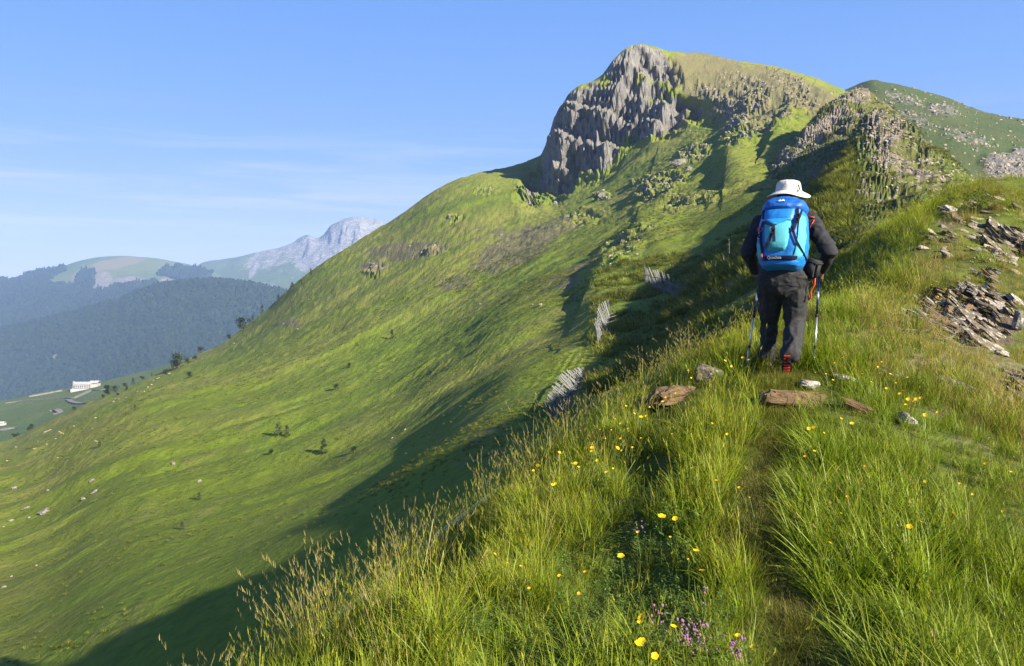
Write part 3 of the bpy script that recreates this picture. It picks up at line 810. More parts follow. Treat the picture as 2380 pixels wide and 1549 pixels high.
def grass_mat(name, base, mid, tip, var=0.35, trans=0.45, tipvar=None):
    t = NT(name)
    tt = t.attr("t")
    oi = t.n.new("ShaderNodeObjectInfo")
    rnd = t.attr("r")
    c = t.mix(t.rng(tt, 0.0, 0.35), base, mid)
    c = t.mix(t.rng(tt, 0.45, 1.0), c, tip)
    hs = t.n.new("ShaderNodeHueSaturation")
    t.l.new(t.rng(rnd, 0, 1, 0.488, 0.512, False), hs.inputs["Hue"])
    t.l.new(t.math('MULTIPLY', t.rng(rnd, 0, 1, 1 - var, 1 + var, False), t.rng(oi.outputs["Random"], 0, 1, .78, 1.22, False)), hs.inputs["Value"])
    hs.inputs["Saturation"].default_value = 1.0
    t.l.new(c, hs.inputs["Color"])
    t.leaf(hs.outputs[0], trans, 0.5, 0.30)
    return t.m

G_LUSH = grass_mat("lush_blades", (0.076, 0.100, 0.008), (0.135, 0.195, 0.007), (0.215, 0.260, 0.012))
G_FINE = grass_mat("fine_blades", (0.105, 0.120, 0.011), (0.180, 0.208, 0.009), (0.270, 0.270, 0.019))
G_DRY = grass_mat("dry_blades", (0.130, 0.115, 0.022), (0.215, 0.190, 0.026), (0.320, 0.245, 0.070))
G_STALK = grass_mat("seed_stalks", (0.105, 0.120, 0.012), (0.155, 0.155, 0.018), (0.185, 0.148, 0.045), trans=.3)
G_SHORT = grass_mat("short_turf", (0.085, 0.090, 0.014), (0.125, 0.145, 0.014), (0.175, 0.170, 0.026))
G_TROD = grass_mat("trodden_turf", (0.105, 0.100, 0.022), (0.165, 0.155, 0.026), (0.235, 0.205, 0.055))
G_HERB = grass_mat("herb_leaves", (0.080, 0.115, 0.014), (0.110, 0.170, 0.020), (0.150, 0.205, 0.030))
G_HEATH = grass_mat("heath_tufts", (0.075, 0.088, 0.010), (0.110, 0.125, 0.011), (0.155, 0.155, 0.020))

class Strips:
    def __init__(s): s.V = []; s.F = []; s.t = []; s.r = []
    def blade(s, base, az, tilt, length, width, bend, rnd, seg=4, prof=None):
        d = np.array([math.cos(az), math.sin(az)]); side = np.array([-d[1], d[0], 0.0])
        p = np.array(base, float); ang = tilt
        n0 = len(s.V)
        for k in range(seg + 1):
            f = k / seg
            w = width * (prof(f) if prof else (1 - f ** 1.6) * (0.55 + 0.9 * f if f < .5 else 1.0)) * 0.5
            w = max(w, width * .04)
            s.V += [p - side * w, p + side * w]; s.t += [f, f]; s.r += [rnd, rnd]
            if k:
                a = n0 + 2 * (k - 1); s.F.append((a, a + 1, a + 3, a + 2))
            ang2 = ang + bend / seg
            p = p + np.array([d[0] * math.sin(ang), d[1] * math.sin(ang), math.cos(ang)]) * (length / seg)
            ang = ang2
        return p, ang, d
    def leaf(s, p, az, el, L, Wd, rnd, t=.6):
        d = np.array([math.cos(az) * math.cos(el), math.sin(az) * math.cos(el), math.sin(el)])
        side = np.array([-math.sin(az), math.cos(az), 0.0])
        n0 = len(s.V)
        for f, w in ((0, .1), (.45, 1), (1, .08)):
            for sg in (-1, 1):
                s.V.append(np.array(p) + d * L * f + side * sg * Wd * w * .5); s.t.append(t); s.r.append(rnd)
        s.F += [(n0, n0 + 1, n0 + 3, n0 + 2), (n0 + 2, n0 + 3, n0 + 5, n0 + 4)]
    def mesh(s, name, mat):
        return mesh_np(name, np.array(s.V), np.array(s.F), (mat,), dict(t=np.array(s.t), r=np.array(s.r)))

def tuft(name, mat, n, rad, L, W, tilt, bend, seed, seed_heads=0):
    R = random.Random(seed); S = Strips()
    for i in range(n):
        a = R.uniform(0, 6.283); q = rad * math.sqrt(R.random())
        ln = R.uniform(*L)
        S.blade((q * math.cos(a), q * math.sin(a), -0.02), a + R.gauss(0, .7), R.uniform(*tilt) * (.4 + .6 * q / rad), ln, R.uniform(*W), R.uniform(*bend), R.random())
    for i in range(seed_heads):
        a = R.uniform(0, 6.283); q = rad * R.random()
        ln = R.uniform(L[1] * 1.05, L[1] * 1.55)
        az = R.gauss(0.2, .9)
        p, ang, d = S.blade((q * math.cos(a), q * math.sin(a), -.02), az, R.uniform(.02, .22), ln, .0028, R.uniform(.15, .55), R.random(), 4, lambda f: .9)
        # the panicle: short chaff strips round the tip of the stalk
        for k in range(7):
            b = p - np.array([d[0] * math.sin(ang), d[1] * math.sin(ang), math.cos(ang)]) * (k * .011 - .01)
            S.blade(b, R.uniform(0, 6.283), R.uniform(.15, .45), .026, .0034, .1, R.uniform(.4, 1), 1, lambda f: 1 - .7 * f)
            S.t[-4:] = [1.0] * 4
    return S.mesh(name, mat)

def herb(name, mat, seed):
    R = random.Random(seed); S = Strips()
    for i in range(9):
        a = R.uniform(0, 6.283); q = R.uniform(0, .05); h = R.uniform(.05, .16)
        base = np.array([q * math.cos(a), q * math.sin(a), 0.0])
        p, ang, d = S.blade(base, a, R.uniform(.1, .5), h, .003, .2, R.random(), 2, lambda f: 1)
        for k in range(6):
            S.leaf(base + (p - base) * R.uniform(.3, 1.05), R.uniform(0, 6.283), R.uniform(-.2, .7), R.uniform(.018, .032), R.uniform(.009, .016), R.random())
    return S.mesh(name, mat)

SRC = bpy.data.collections.new("ground_cover_sources")      # never linked to the scene: only instanced
def src_list(prefix, meshes):
    c = bpy.data.collections.new(prefix + "_sources")
    for i, m in enumerate(meshes):
        c.objects.link(bpy.data.objects.new("%s_%02d" % (prefix, i), m))
    return c

def scatter(name, P, rot, scale, idx, coll, label, cat):
    """one 'stuff' object: points carrying instances of small meshes"""
    me = bpy.data.meshes.new(name)
    P = np.ascontiguousarray(P, np.float32)
    me.vertices.add(len(P)); me.vertices.foreach_set("co", P.ravel())
    a = me.attributes.new("rot", 'FLOAT_VECTOR', 'POINT'); a.data.foreach_set("vector", np.ascontiguousarray(rot, np.float32).ravel())
    scale = np.asarray(scale, np.float32)
    if scale.ndim == 1: scale = np.repeat(scale[:, None], 3, 1)
    a = me.attributes.new("scl", 'FLOAT_VECTOR', 'POINT'); a.data.foreach_set("vector", np.ascontiguousarray(scale).ravel())
    a = me.attributes.new("pick", 'INT', 'POINT'); a.data.foreach_set("value", np.ascontiguousarray(idx, np.int32))
    o = mesh_obj(name, me)
    ng = bpy.data.node_groups.new(name + "_nodes", 'GeometryNodeTree')
    ng.interface.new_socket("Geometry", in_out='INPUT', socket_type='NodeSocketGeometry')
    ng.interface.new_socket("Geometry", in_out='OUTPUT', socket_type='NodeSocketGeometry')
    N, L = ng.nodes, ng.links
    gi, go = N.new("NodeGroupInput"), N.new("NodeGroupOutput")
    iop = N.new("GeometryNodeInstanceOnPoints")
    ci = N.new("GeometryNodeCollectionInfo")
    ci.inputs["Collection"].default_value = coll
    ci.inputs["Separate Children"].default_value = True
    ci.inputs["Reset Children"].default_value = True
    def named(n, t):
        x = N.new("GeometryNodeInputNamedAttribute"); x.data_type = t; x.inputs["Name"].default_value = n
        return x.outputs["Attribute"]
    er = N.new("FunctionNodeEulerToRotation")
    L.new(named("rot", 'FLOAT_VECTOR'), er.inputs[0])
    L.new(gi.outputs[0], iop.inputs["Points"]); L.new(ci.outputs[0], iop.inputs["Instance"])
    iop.inputs["Pick Instance"].default_value = True
    L.new(named("pick", 'INT'), iop.inputs["Instance Index"])
    L.new(er.outputs[0], iop.inputs["Rotation"]); L.new(named("scl", 'FLOAT_VECTOR'), iop.inputs["Scale"])
    L.new(iop.outputs[0], go.inputs[0])
    md = o.modifiers.new("scatter", 'NODES'); md.node_group = ng
    tag(o, label, cat, None, "stuff")
    return o

# ---- source tufts
NV = 5
T_LUSH = src_list("lush_tuft", [tuft("lush_tuft", G_LUSH, 26, .085, (.18, .40), (.006, .0115), (.05, .75), (.3, 1.5), 100 + i) for i in range(NV)])
T_FINE = src_list("fine_tuft", [tuft("fine_tuft", G_FINE, 34, .075, (.13, .33), (.0035, .0065), (.03, .60), (.2, 1.2), 200 + i, 1) for i in range(NV)])
T_DRY = src_list("dry_tuft", [tuft("dry_tuft", G_DRY, 40, .08, (.14, .30), (.0022, .004), (.03, .40), (.1, .7), 300 + i, 3) for i in range(NV)])
T_STALK = src_list("stalk_tuft", [tuft("stalk_tuft", G_STALK, 16, .08, (.20, .36), (.0025, .0045), (.03, .35), (.2, .8), 400 + i, 6) for i in range(NV)])
T_SHORT = src_list("short_tuft", [tuft("short_tuft", G_SHORT, 44, .085, (.05, .13), (.003, .005), (.1, .8), (.2, 1.2), 500 + i) for i in range(NV)])
T_TROD = src_list("trodden_tuft", [tuft("trodden_tuft", G_TROD, 40, .10, (.06, .16), (.0025, .0045), (.6, 1.35), (.1, .8), 600 + i) for i in range(NV)])
T_HERB = src_list("herb_clump", [herb("herb_clump", G_HERB, 700 + i) for i in range(NV)])

# ---- where each grows on the ridge
def sample_ridge():
    out = []
    for y0, y1, dens in ((1.7, 4.5, 190), (4.5, 8.5, 150), (8.5, 14, 75), (14, 22, 34), (22, 36, 16)):
        x0, x1 = -0.80 * y1 - 1.6, 1.05 * y1 + 2.2
        n = int((x1 - x0) * (y1 - y0) * dens)
        q = np.stack([RNG.uniform(x0, x1, n), RNG.uniform(y0, y1, n)], -1)
        out.append(q)
    n = 2600                                            # the path carries a mat of trodden grass
    ty = RNG.uniform(1.8, 12, n); out.append(np.stack([np.interp(ty, PATH[:, 1], PATH[:, 0]) + RNG.normal(0, .12, n), ty], -1))
    q = np.concatenate(out)
    z = ridge_z(q[:, 0], q[:, 1])
    P = np.concatenate([q, z[:, None]], 1)
    a, b = unsurvey(P)
    keep = (a > -600) & (a < 3300) & (b < 2300) & (z > -6.5)
    return P[keep], a[keep], b[keep]

GP, GDX, GDY = sample_ridge()
_x, _y = GP[:, 0], GP[:, 1]
_pd = path_dist(_x, _y)
_ip = np.interp(_y, PATH[:, 1], PATH[:, 0])
_side = _x - _ip                                    # >0: right of the path
_edge = np.interp(_y, [0, 3.2, 6, 8, 10, 13, 15.5, 20, 25, 36], [-2.5, -1.25, -.1, .8, 1.9, 3.7, 5.0, 7.0, 9.6, 15])
_ed = _x - _edge                                    # distance from the left brink
_hol = np.zeros(len(_x))
for (hx, hy, rx, ry, d) in HOLLOWS:
    _hol = np.maximum(_hol, np.exp(-(((_x - hx) / rx) ** 2 + ((_y - hy) / ry) ** 2)))
_n1 = fbm(np.stack([_x * .9, _y * .9, 0 * _x], -1), 3, 201)
_n2 = fbm(np.stack([_x * 2.6, _y * 2.6, 0 * _x], -1), 3, 202)
_rk_here = blobs(GDX, GDY, [(2270, 745, 150, 75, 20, 1), (2340, 560, 90, 55, 25, 1), (2290, 640, 70, 30, 20, .9), (1570, 925, 66, 26, 0, 1), (1825, 935, 80, 34, 0, 1.1),
                            (2360, 890, 60, 40, 30, 1), (2210, 525, 60, 25, 20, .8), (2300, 490, 70, 20, 10, .9)])
_rk_here = np.where(_y > 2.5, _rk_here, 0)
_u = RNG.random(len(_x))
_dry = np.clip(sstep(1.0, 3.0, _side) * .75 + sstep(5.5, 8.5, _y) * sstep(.0, 1.5, _side) * .6 + .25 * _n1, 0, .85)
_dry = np.where(_y > 12, _dry * .45, _dry)
_far = sstep(9, 13, _y)
KLUSH, KFINE, KDRY, KSTALK, KSHORT, KTROD, KHERB, KNONE = range(8)
kind = np.full(len(_x), KFINE)
kind = np.where((_side > 0) & (_u < .78 - .5 * _far), KLUSH, kind)
kind = np.where((_side <= 0) & (_u < .26 + .4 * sstep(4.2, 3.0, _y)), KLUSH, kind)
_u2 = RNG.random(len(_x))
kind = np.where((_side > .15) & (_u2 < _dry), KDRY, kind)
kind = np.where((_ed < .25) & (_ed > -1.6) & (_u2 < .04 + .15 * sstep(.0, .5, _n1)), KSTALK, kind)
kind = np.where((_ed < 1.0) & (_ed >= .25) & (_u2 < .05), KSTALK, kind)
_u3 = RNG.random(len(_x))
kind = np.where((_hol > .35) & (_u3 < .9), np.where(_u3 < .5, KSHORT, KHERB), kind)
_herbz = blobs(GDX, GDY, [(1390, 1110, 70, 40, 0, 1), (1530, 1240, 110, 55, 0, 1), (1500, 1400, 100, 60, 0, .8), (1560, 1500, 120, 60, 0, .9)])
kind = np.where((_herbz > .5) & (_u3 < .5), KHERB, kind)
_trodw = .17 + .08 * _n2
kind = np.where((_pd < _trodw) & (_y < 12), np.where(_u3 < .7, KTROD, KSHORT), kind)
kind = np.where((_pd < _trodw + .16) & (_pd >= _trodw) & (_u3 < .4) & (_y < 12), KSHORT, kind)
kind = np.where((_pd < _trodw) & (_u2 < .08), KNONE, kind)
kind = np.where((_rk_here > .55) & (_u3 < .90), np.where(_u3 < .38, KSHORT, KNONE), kind)
_bankz = np.where(_y > 8.5, blobs(GDX, GDY, [(2290, 640, 150, 150, 20, 1), (2330, 900, 90, 60, 20, .8)]), 0) * sstep(-.5, .3, _n1 + .3)
kind = np.where((_bankz > .35) & (_rk_here < .5), np.where(_u3 < .45, KDRY, np.where(_u3 < .72, KSHORT, np.where(_u3 < .90, KNONE, kind))), kind)
# round the walker's feet the sward is short
_wf = np.hypot((_x - 2.42) * 1.25, _y - 7.05)
kind = np.where((_wf < .80) & (_u3 < .8), KSHORT, kind)
_frt = blobs(GDX, GDY, [(1815, 905, 62, 50, 0, 1.1), (1830, 990, 80, 34, 0, 1), (1570, 975, 70, 26, 0, 1), (1640, 915, 34, 24, 0, 1)])
kind = np.where((_frt > .5) & (_y > 3) & (_u3 < .85), KSHORT, kind)
# size and lean
gs = .74 * np.clip(1.0 + .55 * _n1 + .45 * _n2, .40, 1.8)
gs *= np.where(_y > 14, .85, 1.0)
gs *= np.where(kind == KLUSH, 1 + .22 * sstep(1.2, .3, np.abs(_side)) * (_side > 0), 1)
gs *= np.where((kind == KSTALK) & (_y > 3), 1.15, 1.0)
gs *= np.where((_side > 1.2) & (_y < 9), .80, 1.0)
gs *= np.where((_y > 8) & (_side > .2) & (_y < 12), .72, 1.0)
gs *= 1 - .35 * np.clip(_hol, 0, 1)
gs *= RNG.uniform(.8, 1.2, len(_x))
wide = np.where(_y > 9, 1.35, 1.0) * np.where(_y > 16, 1.5, 1.0)      # tufts stand thinner far off, so each is broader
rz = RNG.uniform(0, 6.283, len(_x))
lean_x = RNG.normal(0, .20, len(_x)); lean_y = RNG.normal(0, .20, len(_x)) + .05
# grass on the right bank hangs over the path
_ov = np.exp(-((_side - .32) / .28) ** 2) * (_y < 9)
lean_y = lean_y - .38 * _ov * RNG.uniform(.2, 1.5, len(_x))
_cz, _sz = np.cos(-rz), np.sin(-rz)
rot = np.stack([-( 0*rz + lean_x), lean_y, 0 * rz], -1)
# rotation about z first (own spin), then the lean: compose as matrices
def compose(rx, ry, rz):
    cx, sx, cy, sy, cz, sz = np.cos(rx), np.sin(rx), np.cos(ry), np.sin(ry), np.cos(rz), np.sin(rz)
    # M = Ry * Rx * Rz  -> XYZ euler of M
    m00 = cy * cz + sy * sx * sz; m01 = -cy * sz + sy * sx * cz; m02 = sy * cx
    m10 = cx * sz; m11 = cx * cz; m12 = -sx
    m20 = -sy * cz + cy * sx * sz; m21 = sy * sz + cy * sx * cz; m22 = cy * cx
    return np.stack([np.arctan2(m21, m22), np.arcsin(np.clip(-m20, -1, 1)), np.arctan2(m10, m00)], -1)
grot = compose(lean_x, lean_y, rz)
gscl = np.stack([gs * wide, gs * wide, gs], -1)
pick = RNG.integers(0, NV, len(_x))
for k, nm, coll, lab, cat in (
    (KLUSH, "long_grass", T_LUSH, "broad bladed long green grass leaning over the trodden path", "long grass"),
    (KFINE, "fine_grass", T_FINE, "fine yellow green meadow grass covering the ridge left of the path", "meadow grass"),
    (KDRY, "dry_grass", T_DRY, "thin golden dry grass on the slope right of the walker", "dry grass"),
    (KSTALK, "seeding_grass", T_STALK, "tall beige seed-head grass along the left brink of the ridge", "tall grass"),
    (KSHORT, "short_turf", T_SHORT, "short dense turf in hollows and round the rocks", "turf"),
    (KTROD, "trodden_grass", T_TROD, "flattened brownish grass along the foot path", "trodden grass"),
    (KHERB, "ground_herbs", T_HERB, "low leafy herbs growing in patches between the grasses", "herbs")):
    s = kind == k
    scatter(nm, GP[s], grot[s], gscl[s], pick[s], coll, lab, cat)
print("ridge tufts", [(int((kind == k).sum())) for k in range(8)])

# ---- tussocks on the slopes further off
T_TUSS = src_list("tussock", [tuft("tussock", G_HEATH if i < 4 else G_SHORT, 46, .35, (.22, .55), (.03, .06), (.1, .9), (.2, 1.0), 800 + i) for i in range(6)])
def slope_points(name, n, ymin, ymax, weight=None, pw=1.2):
    P, A = TERRAIN[name]
    a, b = unsurvey(P)
    Y = P[..., 1]
    # cell areas as sampling weight, nearer ground more densely
    du = np.linalg.norm(np.cross(np.gradient(P, axis=1), np.gradient(P, axis=0)), axis=-1)
    w = du * (Y > ymin) * (Y < ymax) * (a > -60) * (a < 2440) * (b < 1620) / np.maximum(Y, 1) ** pw
    if weight is not None: w = w * weight
    w = w.ravel() / w.sum()
    i = RNG.choice(len(w), size=n, p=w)
    r, c = np.divmod(i, P.shape[1])
    r2 = np.clip(r + RNG.integers(-1, 2, n), 0, P.shape[0] - 1); c2 = np.clip(c + RNG.integers(-1, 2, n), 0, P.shape[1] - 1)
    f = RNG.random((n, 1)) * .6; g = RNG.random((n, 1)) * .4
    return P[r, c] * (1 - f - g) + P[r2, c] * f + P[r, c2] * g, a.ravel()[i], b.ravel()[i]

for nm, sheet, n, y0, y1, wt in (
    ("slope_tussocks", "mountain_slope", 42000, 24, 210, np.clip(1 - TERRAIN["mountain_slope"][1]["rock"] * 1.5, 0, 1) * (0.18 + TERRAIN["mountain_slope"][1]["heath"] * 1.2 + 1.0 * sstep(1050, 1500, MX) * sstep(190, 90, MD))),
    ("knob_tussocks", "rocky_knob", 14000, 26, 175, np.clip(1.0 - TERRAIN["rocky_knob"][1]["rock"] * 1.3, .05, 1)),
    ("rib_tussocks", "rocky_rib", 1800, 100, 230, np.clip(1.0 - TERRAIN["rocky_rib"][1]["rock"] * .8, .1, 1))):
    P, a, b = slope_points(sheet, n, y0, y1, wt)
    cl = fbm(P * .12, 3, 211)
    ok = cl + RNG.normal(0, .18, n) > .05
    P = P[ok]; n2 = len(P)
    s = RNG.uniform(.35, 1.0, n2) * np.clip(P[:, 1] / 110, .55, 1.6)
    if sheet == "mountain_slope": s *= .62
    scatter(nm, P, compose(RNG.normal(0, .15, n2), RNG.normal(0, .15, n2), RNG.uniform(0, 6.283, n2)), np.stack([s, s, s * .8], -1), RNG.integers(0, 6, n2), T_TUSS,
            {"mountain_slope": "dark green tussocks and heath dotted over the mountain slope", "rocky_knob": "shaggy green tussocks on the flank of the rocky knob", "rocky_rib": "grass tussocks between the boulders of the rocky rib"}[sheet], "tussocks")

# bigger tussocks and low heath on the near flank below the walker, catching the light
for nm, sheet, n, wt in (("flank_heath", "mountain_slope", 5200, (MX > 1380) * (MX < 2000) * 1.0), ("knob_heath", "rocky_knob", 4200, (BX < 1990) * 1.0)):
    P, a, b = slope_points(sheet, n, 30, 105, wt, 1.0)
    ok = fbm(P * .16, 3, 231) + RNG.normal(0, .15, n) > -.02
    P = P[ok]; n2 = len(P); s = RNG.uniform(.7, 1.9, n2)
    scatter(nm, P, compose(RNG.normal(0, .15, n2), RNG.normal(0, .15, n2), RNG.uniform(0, 6.283, n2)), np.stack([s, s, s * .75], -1), RNG.integers(0, 6, n2), T_TUSS,
            {"mountain_slope": "thick heath tussocks on the shaded slope between the fences and the walker", "rocky_knob": "thick heath tussocks on the grassy left face of the rocky knob"}[sheet], "tussocks")

# ---- scree and broken rock
M_SCREE = (lambda t: (t.principled(t.mix(t.rng(t.noise(t.pos(scale=(1, 1, 1)), 1.3, 5, .7), .35, .68),
            t.mix(t.n.new("ShaderNodeObjectInfo").outputs["Random"], (0.090, 0.076, 0.060), (0.185, 0.158, 0.122)), (0.28, 0.245, 0.195)), .95, .15,
            t.bump(t.noise(t.pos(), 3.0, 5, .7), .12, .8)), t.m)[1])(NT("broken_rock"))
def chip(seed, flat):
    R = random.Random(seed)
    bm = bmesh.new()
    for i in range(16):
        v = Vector((R.gauss(0, 1), R.gauss(0, 1), R.gauss(0, 1))).normalized() * R.uniform(.75, 1)
        bm.verts.new((v.x * .55, v.y * .42, v.z * flat))
    r = bmesh.ops.convex_hull(bm, input=bm.verts)
    bmesh.ops.delete(bm, geom=[v for v in bm.verts if not v.link_faces], context='VERTS')
    bmesh.ops.dissolve_limit(bm, angle_limit=.25, verts=bm.verts, edges=bm.edges)
    me = bpy.data.meshes.new("rock_chip"); bm.to_mesh(me); bm.free()
    me.materials.append(M_SCREE)
    return me
T_CHIP = src_list("rock_chip", [chip(900 + i, .16 + .05 * (i % 4)) for i in range(8)])
T_BLOCK = src_list("rock_block", [chip(950 + i, .34 + .05 * (i % 4)) for i in range(8)])
for nm, sheet, n, y0, y1, wt, coll, sc, lab in (
    ("knob_scree", "rocky_knob", 3200, 26, 175, _rk ** 2 + .03, T_CHIP, (.14, .6), "slabby scree and broken schist over the front of the rocky knob"),
    ("rib_boulders", "rocky_rib", 2200, 100, 240, _rr ** 2 + .05, T_BLOCK, (.3, 1.3), "boulders covering the crest of the second rocky rib"),
    ("slope_boulders", "mountain_slope", 3400, 80, 420, np.clip(crag, 0, 1) ** 2 * (1 - .8 * _cl) + .0009 + .006 * heathM, T_BLOCK, (.3, 1.3), "grey boulders and rock debris round the crags of the mountain"),
    ("hill_boulders", "right_hill", 1500, 150, 480, _rh ** 2 + .03, T_BLOCK, (.5, 2.0), "pale boulders strewn over the hill on the far right")):
    P, a, b = slope_points(sheet, n, y0, y1, wt, 1.0)
    n2 = len(P)
    s = sc[0] + (sc[1] - sc[0]) * RNG.random(n2) ** 2.6
    s *= np.clip(P[:, 1] / (70 if sheet == "rocky_knob" else 260), .45, 1.4)
    if coll is T_CHIP:      # beds dip to the right and away
        r = compose(RNG.normal(.25, .22, n2), RNG.normal(.42, .22, n2), RNG.uniform(0, 6.283, n2))
    else:
        r = compose(RNG.normal(0, .5, n2), RNG.normal(0, .5, n2), RNG.uniform(0, 6.283, n2))
    scatter(nm, P, r, np.stack([s * RNG.uniform(.7, 1.3, n2), s * RNG.uniform(.7, 1.3, n2), s * RNG.uniform(.7, 1.4, n2)], -1), RNG.integers(0, 8, n2), coll, lab, "scree")

_q = np.stack([RNG.uniform(5, 22, 9000), RNG.uniform(8.5, 30, 9000)], -1)
_qz = ridge_z(_q[:, 0], _q[:, 1]); _qP = np.concatenate([_q, _qz[:, None]], 1); _qa, _qb = unsurvey(_qP)
_qw = blobs(_qa, _qb, [(2290, 640, 150, 150, 20, 1), (2330, 900, 90, 70, 20, .9), (2200, 760, 90, 60, 20, .8)]) * sstep(-.35, .35, fbm(_qP * .8, 3, 241))
_qk = RNG.random(len(_qw)) < _qw * .55; _qP = _qP[_qk]; n2 = len(_qP); s = .07 + .30 * RNG.random(n2) ** 3
scatter("bank_rubble", _qP, compose(RNG.normal(.3, .2, n2), RNG.normal(.45, .2, n2), RNG.normal(0, .5, n2)), np.stack([s * 1.3, s, s * .9], -1), RNG.integers(0, 8, n2), T_CHIP, "broken shale chips strewn over the bank right of the walker", "rubble")

# ---- the forest on the hillsides across the valley
M_CANOPY = (lambda t: (t.principled(t.mix(t.n.new("ShaderNodeObjectInfo").outputs["Random"], (0.010, 0.018, 0.007), (0.018, 0.030, 0.010)), 1.0, .05), t.m)[1])(NT("tree_canopy"))
def canopy(seed, cone):
    R = random.Random(seed); bm = bmesh.new()
    if cone: bmesh.ops.create_cone(bm, cap_ends=True, segments=7, radius1=.42, radius2=.03, depth=1.5, matrix=Matrix.Translation((0, 0, .7)))
    else: bmesh.ops.create_icosphere(bm, subdivisions=2, radius=.6, matrix=Matrix.Translation((0, 0, .5)))
    for v in bm.verts: v.co += Vector((R.gauss(0, .09), R.gauss(0, .09), R.gauss(0, .09)))
    me = bpy.data.meshes.new("canopy"); bm.to_mesh(me); bm.free(); me.materials.append(M_CANOPY)
    return me
T_CAN = src_list("canopy", [canopy(i, i % 3 == 0) for i in range(6)])
_wd = np.clip(1 - _rf * 1.4, 0, 1)
P, a, b = slope_points("forested_hillside", 30000, 1350, 2340, _wd * sstep(1500, 1575, FD), 1.6)
s = RNG.uniform(7, 14, len(P))
scatter("forest", P, compose(0 * s, 0 * s, RNG.uniform(0, 6.28, len(P))), s, RNG.integers(0, 6, len(P)), T_CAN, "dark wood covering the hillside across the valley", "forest")
_fd = blobs(DX, DY, [(60, 700, 150, 34, 0, 1), (-100, 740, 200, 50, 0, 1), (240, 700, 150, 26, 0, .9), (200, 655, 20, 24, 10, .9), (430, 640, 50, 14, 0, .8), (330, 668, 60, 10, 0, .7), (60, 660, 60, 14, -20, .9), (110, 640, 40, 6, -20, .8), (0, 668, 60, 14, 0, 1)])
P, a, b = slope_points("round_hill", 13000, 2250, 3480, np.clip(_fd - _rd, 0, 1), 1.6)
s = RNG.uniform(9, 17, len(P))
scatter("far_forest", P, compose(0 * s, 0 * s, RNG.uniform(0, 6.28, len(P))), s, RNG.integers(0, 6, len(P)), T_CAN, "dark wood on the lower half of the round far hill", "forest")

# ================================================================== ROCKS BESIDE THE PATH
def rock_mat(name, a, b, lichen=.0, streak=(1, 1, 6)):
    t = NT(name)
    p = t.pos(obj=True)
    n1 = t.noise(t.pos(scale=streak, obj=True), 5.0, 6, .68, .8)
    n2 = t.noise(p, 22.0, 5, .7)
    n3 = t.noise(p, 8.0, 6, .7)
    c = t.mix(t.rng(n1, .32, .68), a, b)
    c = t.mix(t.math('MULTIPLY', t.rng(n2, .50, .32), .6), c, tuple(x * .35 for x in a))
    if lichen: c = t.mix(t.rng(n3, .62 - lichen, .70 - lichen), c, (0.30, 0.29, 0.26))
    t.principled(c, .92, .2, t.bump(t.math('ADD', n1, t.math('MULTIPLY', n2, .4)), .03, .9))
    return t.m
R_BROWN = rock_mat("brown_schist", (0.085, 0.054, 0.028), (0.165, 0.110, 0.060), -.03)
R_GREY = rock_mat("grey_schist", (0.058, 0.048, 0.036), (0.140, 0.115, 0.084), .08)
R_PALE = rock_mat("pale_lichen_rock", (0.105, 0.088, 0.066), (0.215, 0.190, 0.150), .16)
R_STONE = rock_mat("field_stone", (0.075, 0.070, 0.058), (0.145, 0.136, 0.115), .1)

def rock_mesh(name, size, seed, mat, layers=5, rough=.10, n=30):
    """bedded boulder: rounded hull, sides stepped along the bedding, subdivided and roughened"""
    R = np.random.default_rng(seed)
    bm = bmesh.new()
    for i in range(n):
        v = R.normal(size=3); v /= np.linalg.norm(v)
        v = np.sign(v) * np.abs(v) ** .7 * R.uniform(.8, 1)
        bm.verts.new(v * .5)
    bmesh.ops.convex_hull(bm, input=bm.verts)
    bmesh.ops.delete(bm, geom=[v for v in bm.verts if not v.link_faces], context='VERTS')
    bmesh.ops.subdivide_edges(bm, edges=bm.edges, cuts=3, use_grid_fill=True)
    bmesh.ops.triangulate(bm, faces=bm.faces)
    V = np.array([v.co[:] for v in bm.verts])
    lay = np.floor((V[:, 2] + .5) * layers + .6 * fbm(V * 2.1, 2, seed))
    off = _hash(lay.astype(np.int64), 3 + 0 * lay.astype(np.int64), 5 + 0 * lay.astype(np.int64), seed)
    rad = 1 - rough * 1.5 * off
    V[:, 0] *= rad; V[:, 1] *= rad
    V += rough * .55 * fbm(V * 5.0, 3, seed + 3)[:, None] * np.sign(V)
    V *= np.array(size)
    for v, c in zip(bm.verts, V): v.co = c
    bmesh.ops.recalc_face_normals(bm, faces=bm.faces)
    me = bpy.data.meshes.new(name); bm.to_mesh(me); bm.free()
    me.materials.append(mat)
    return me

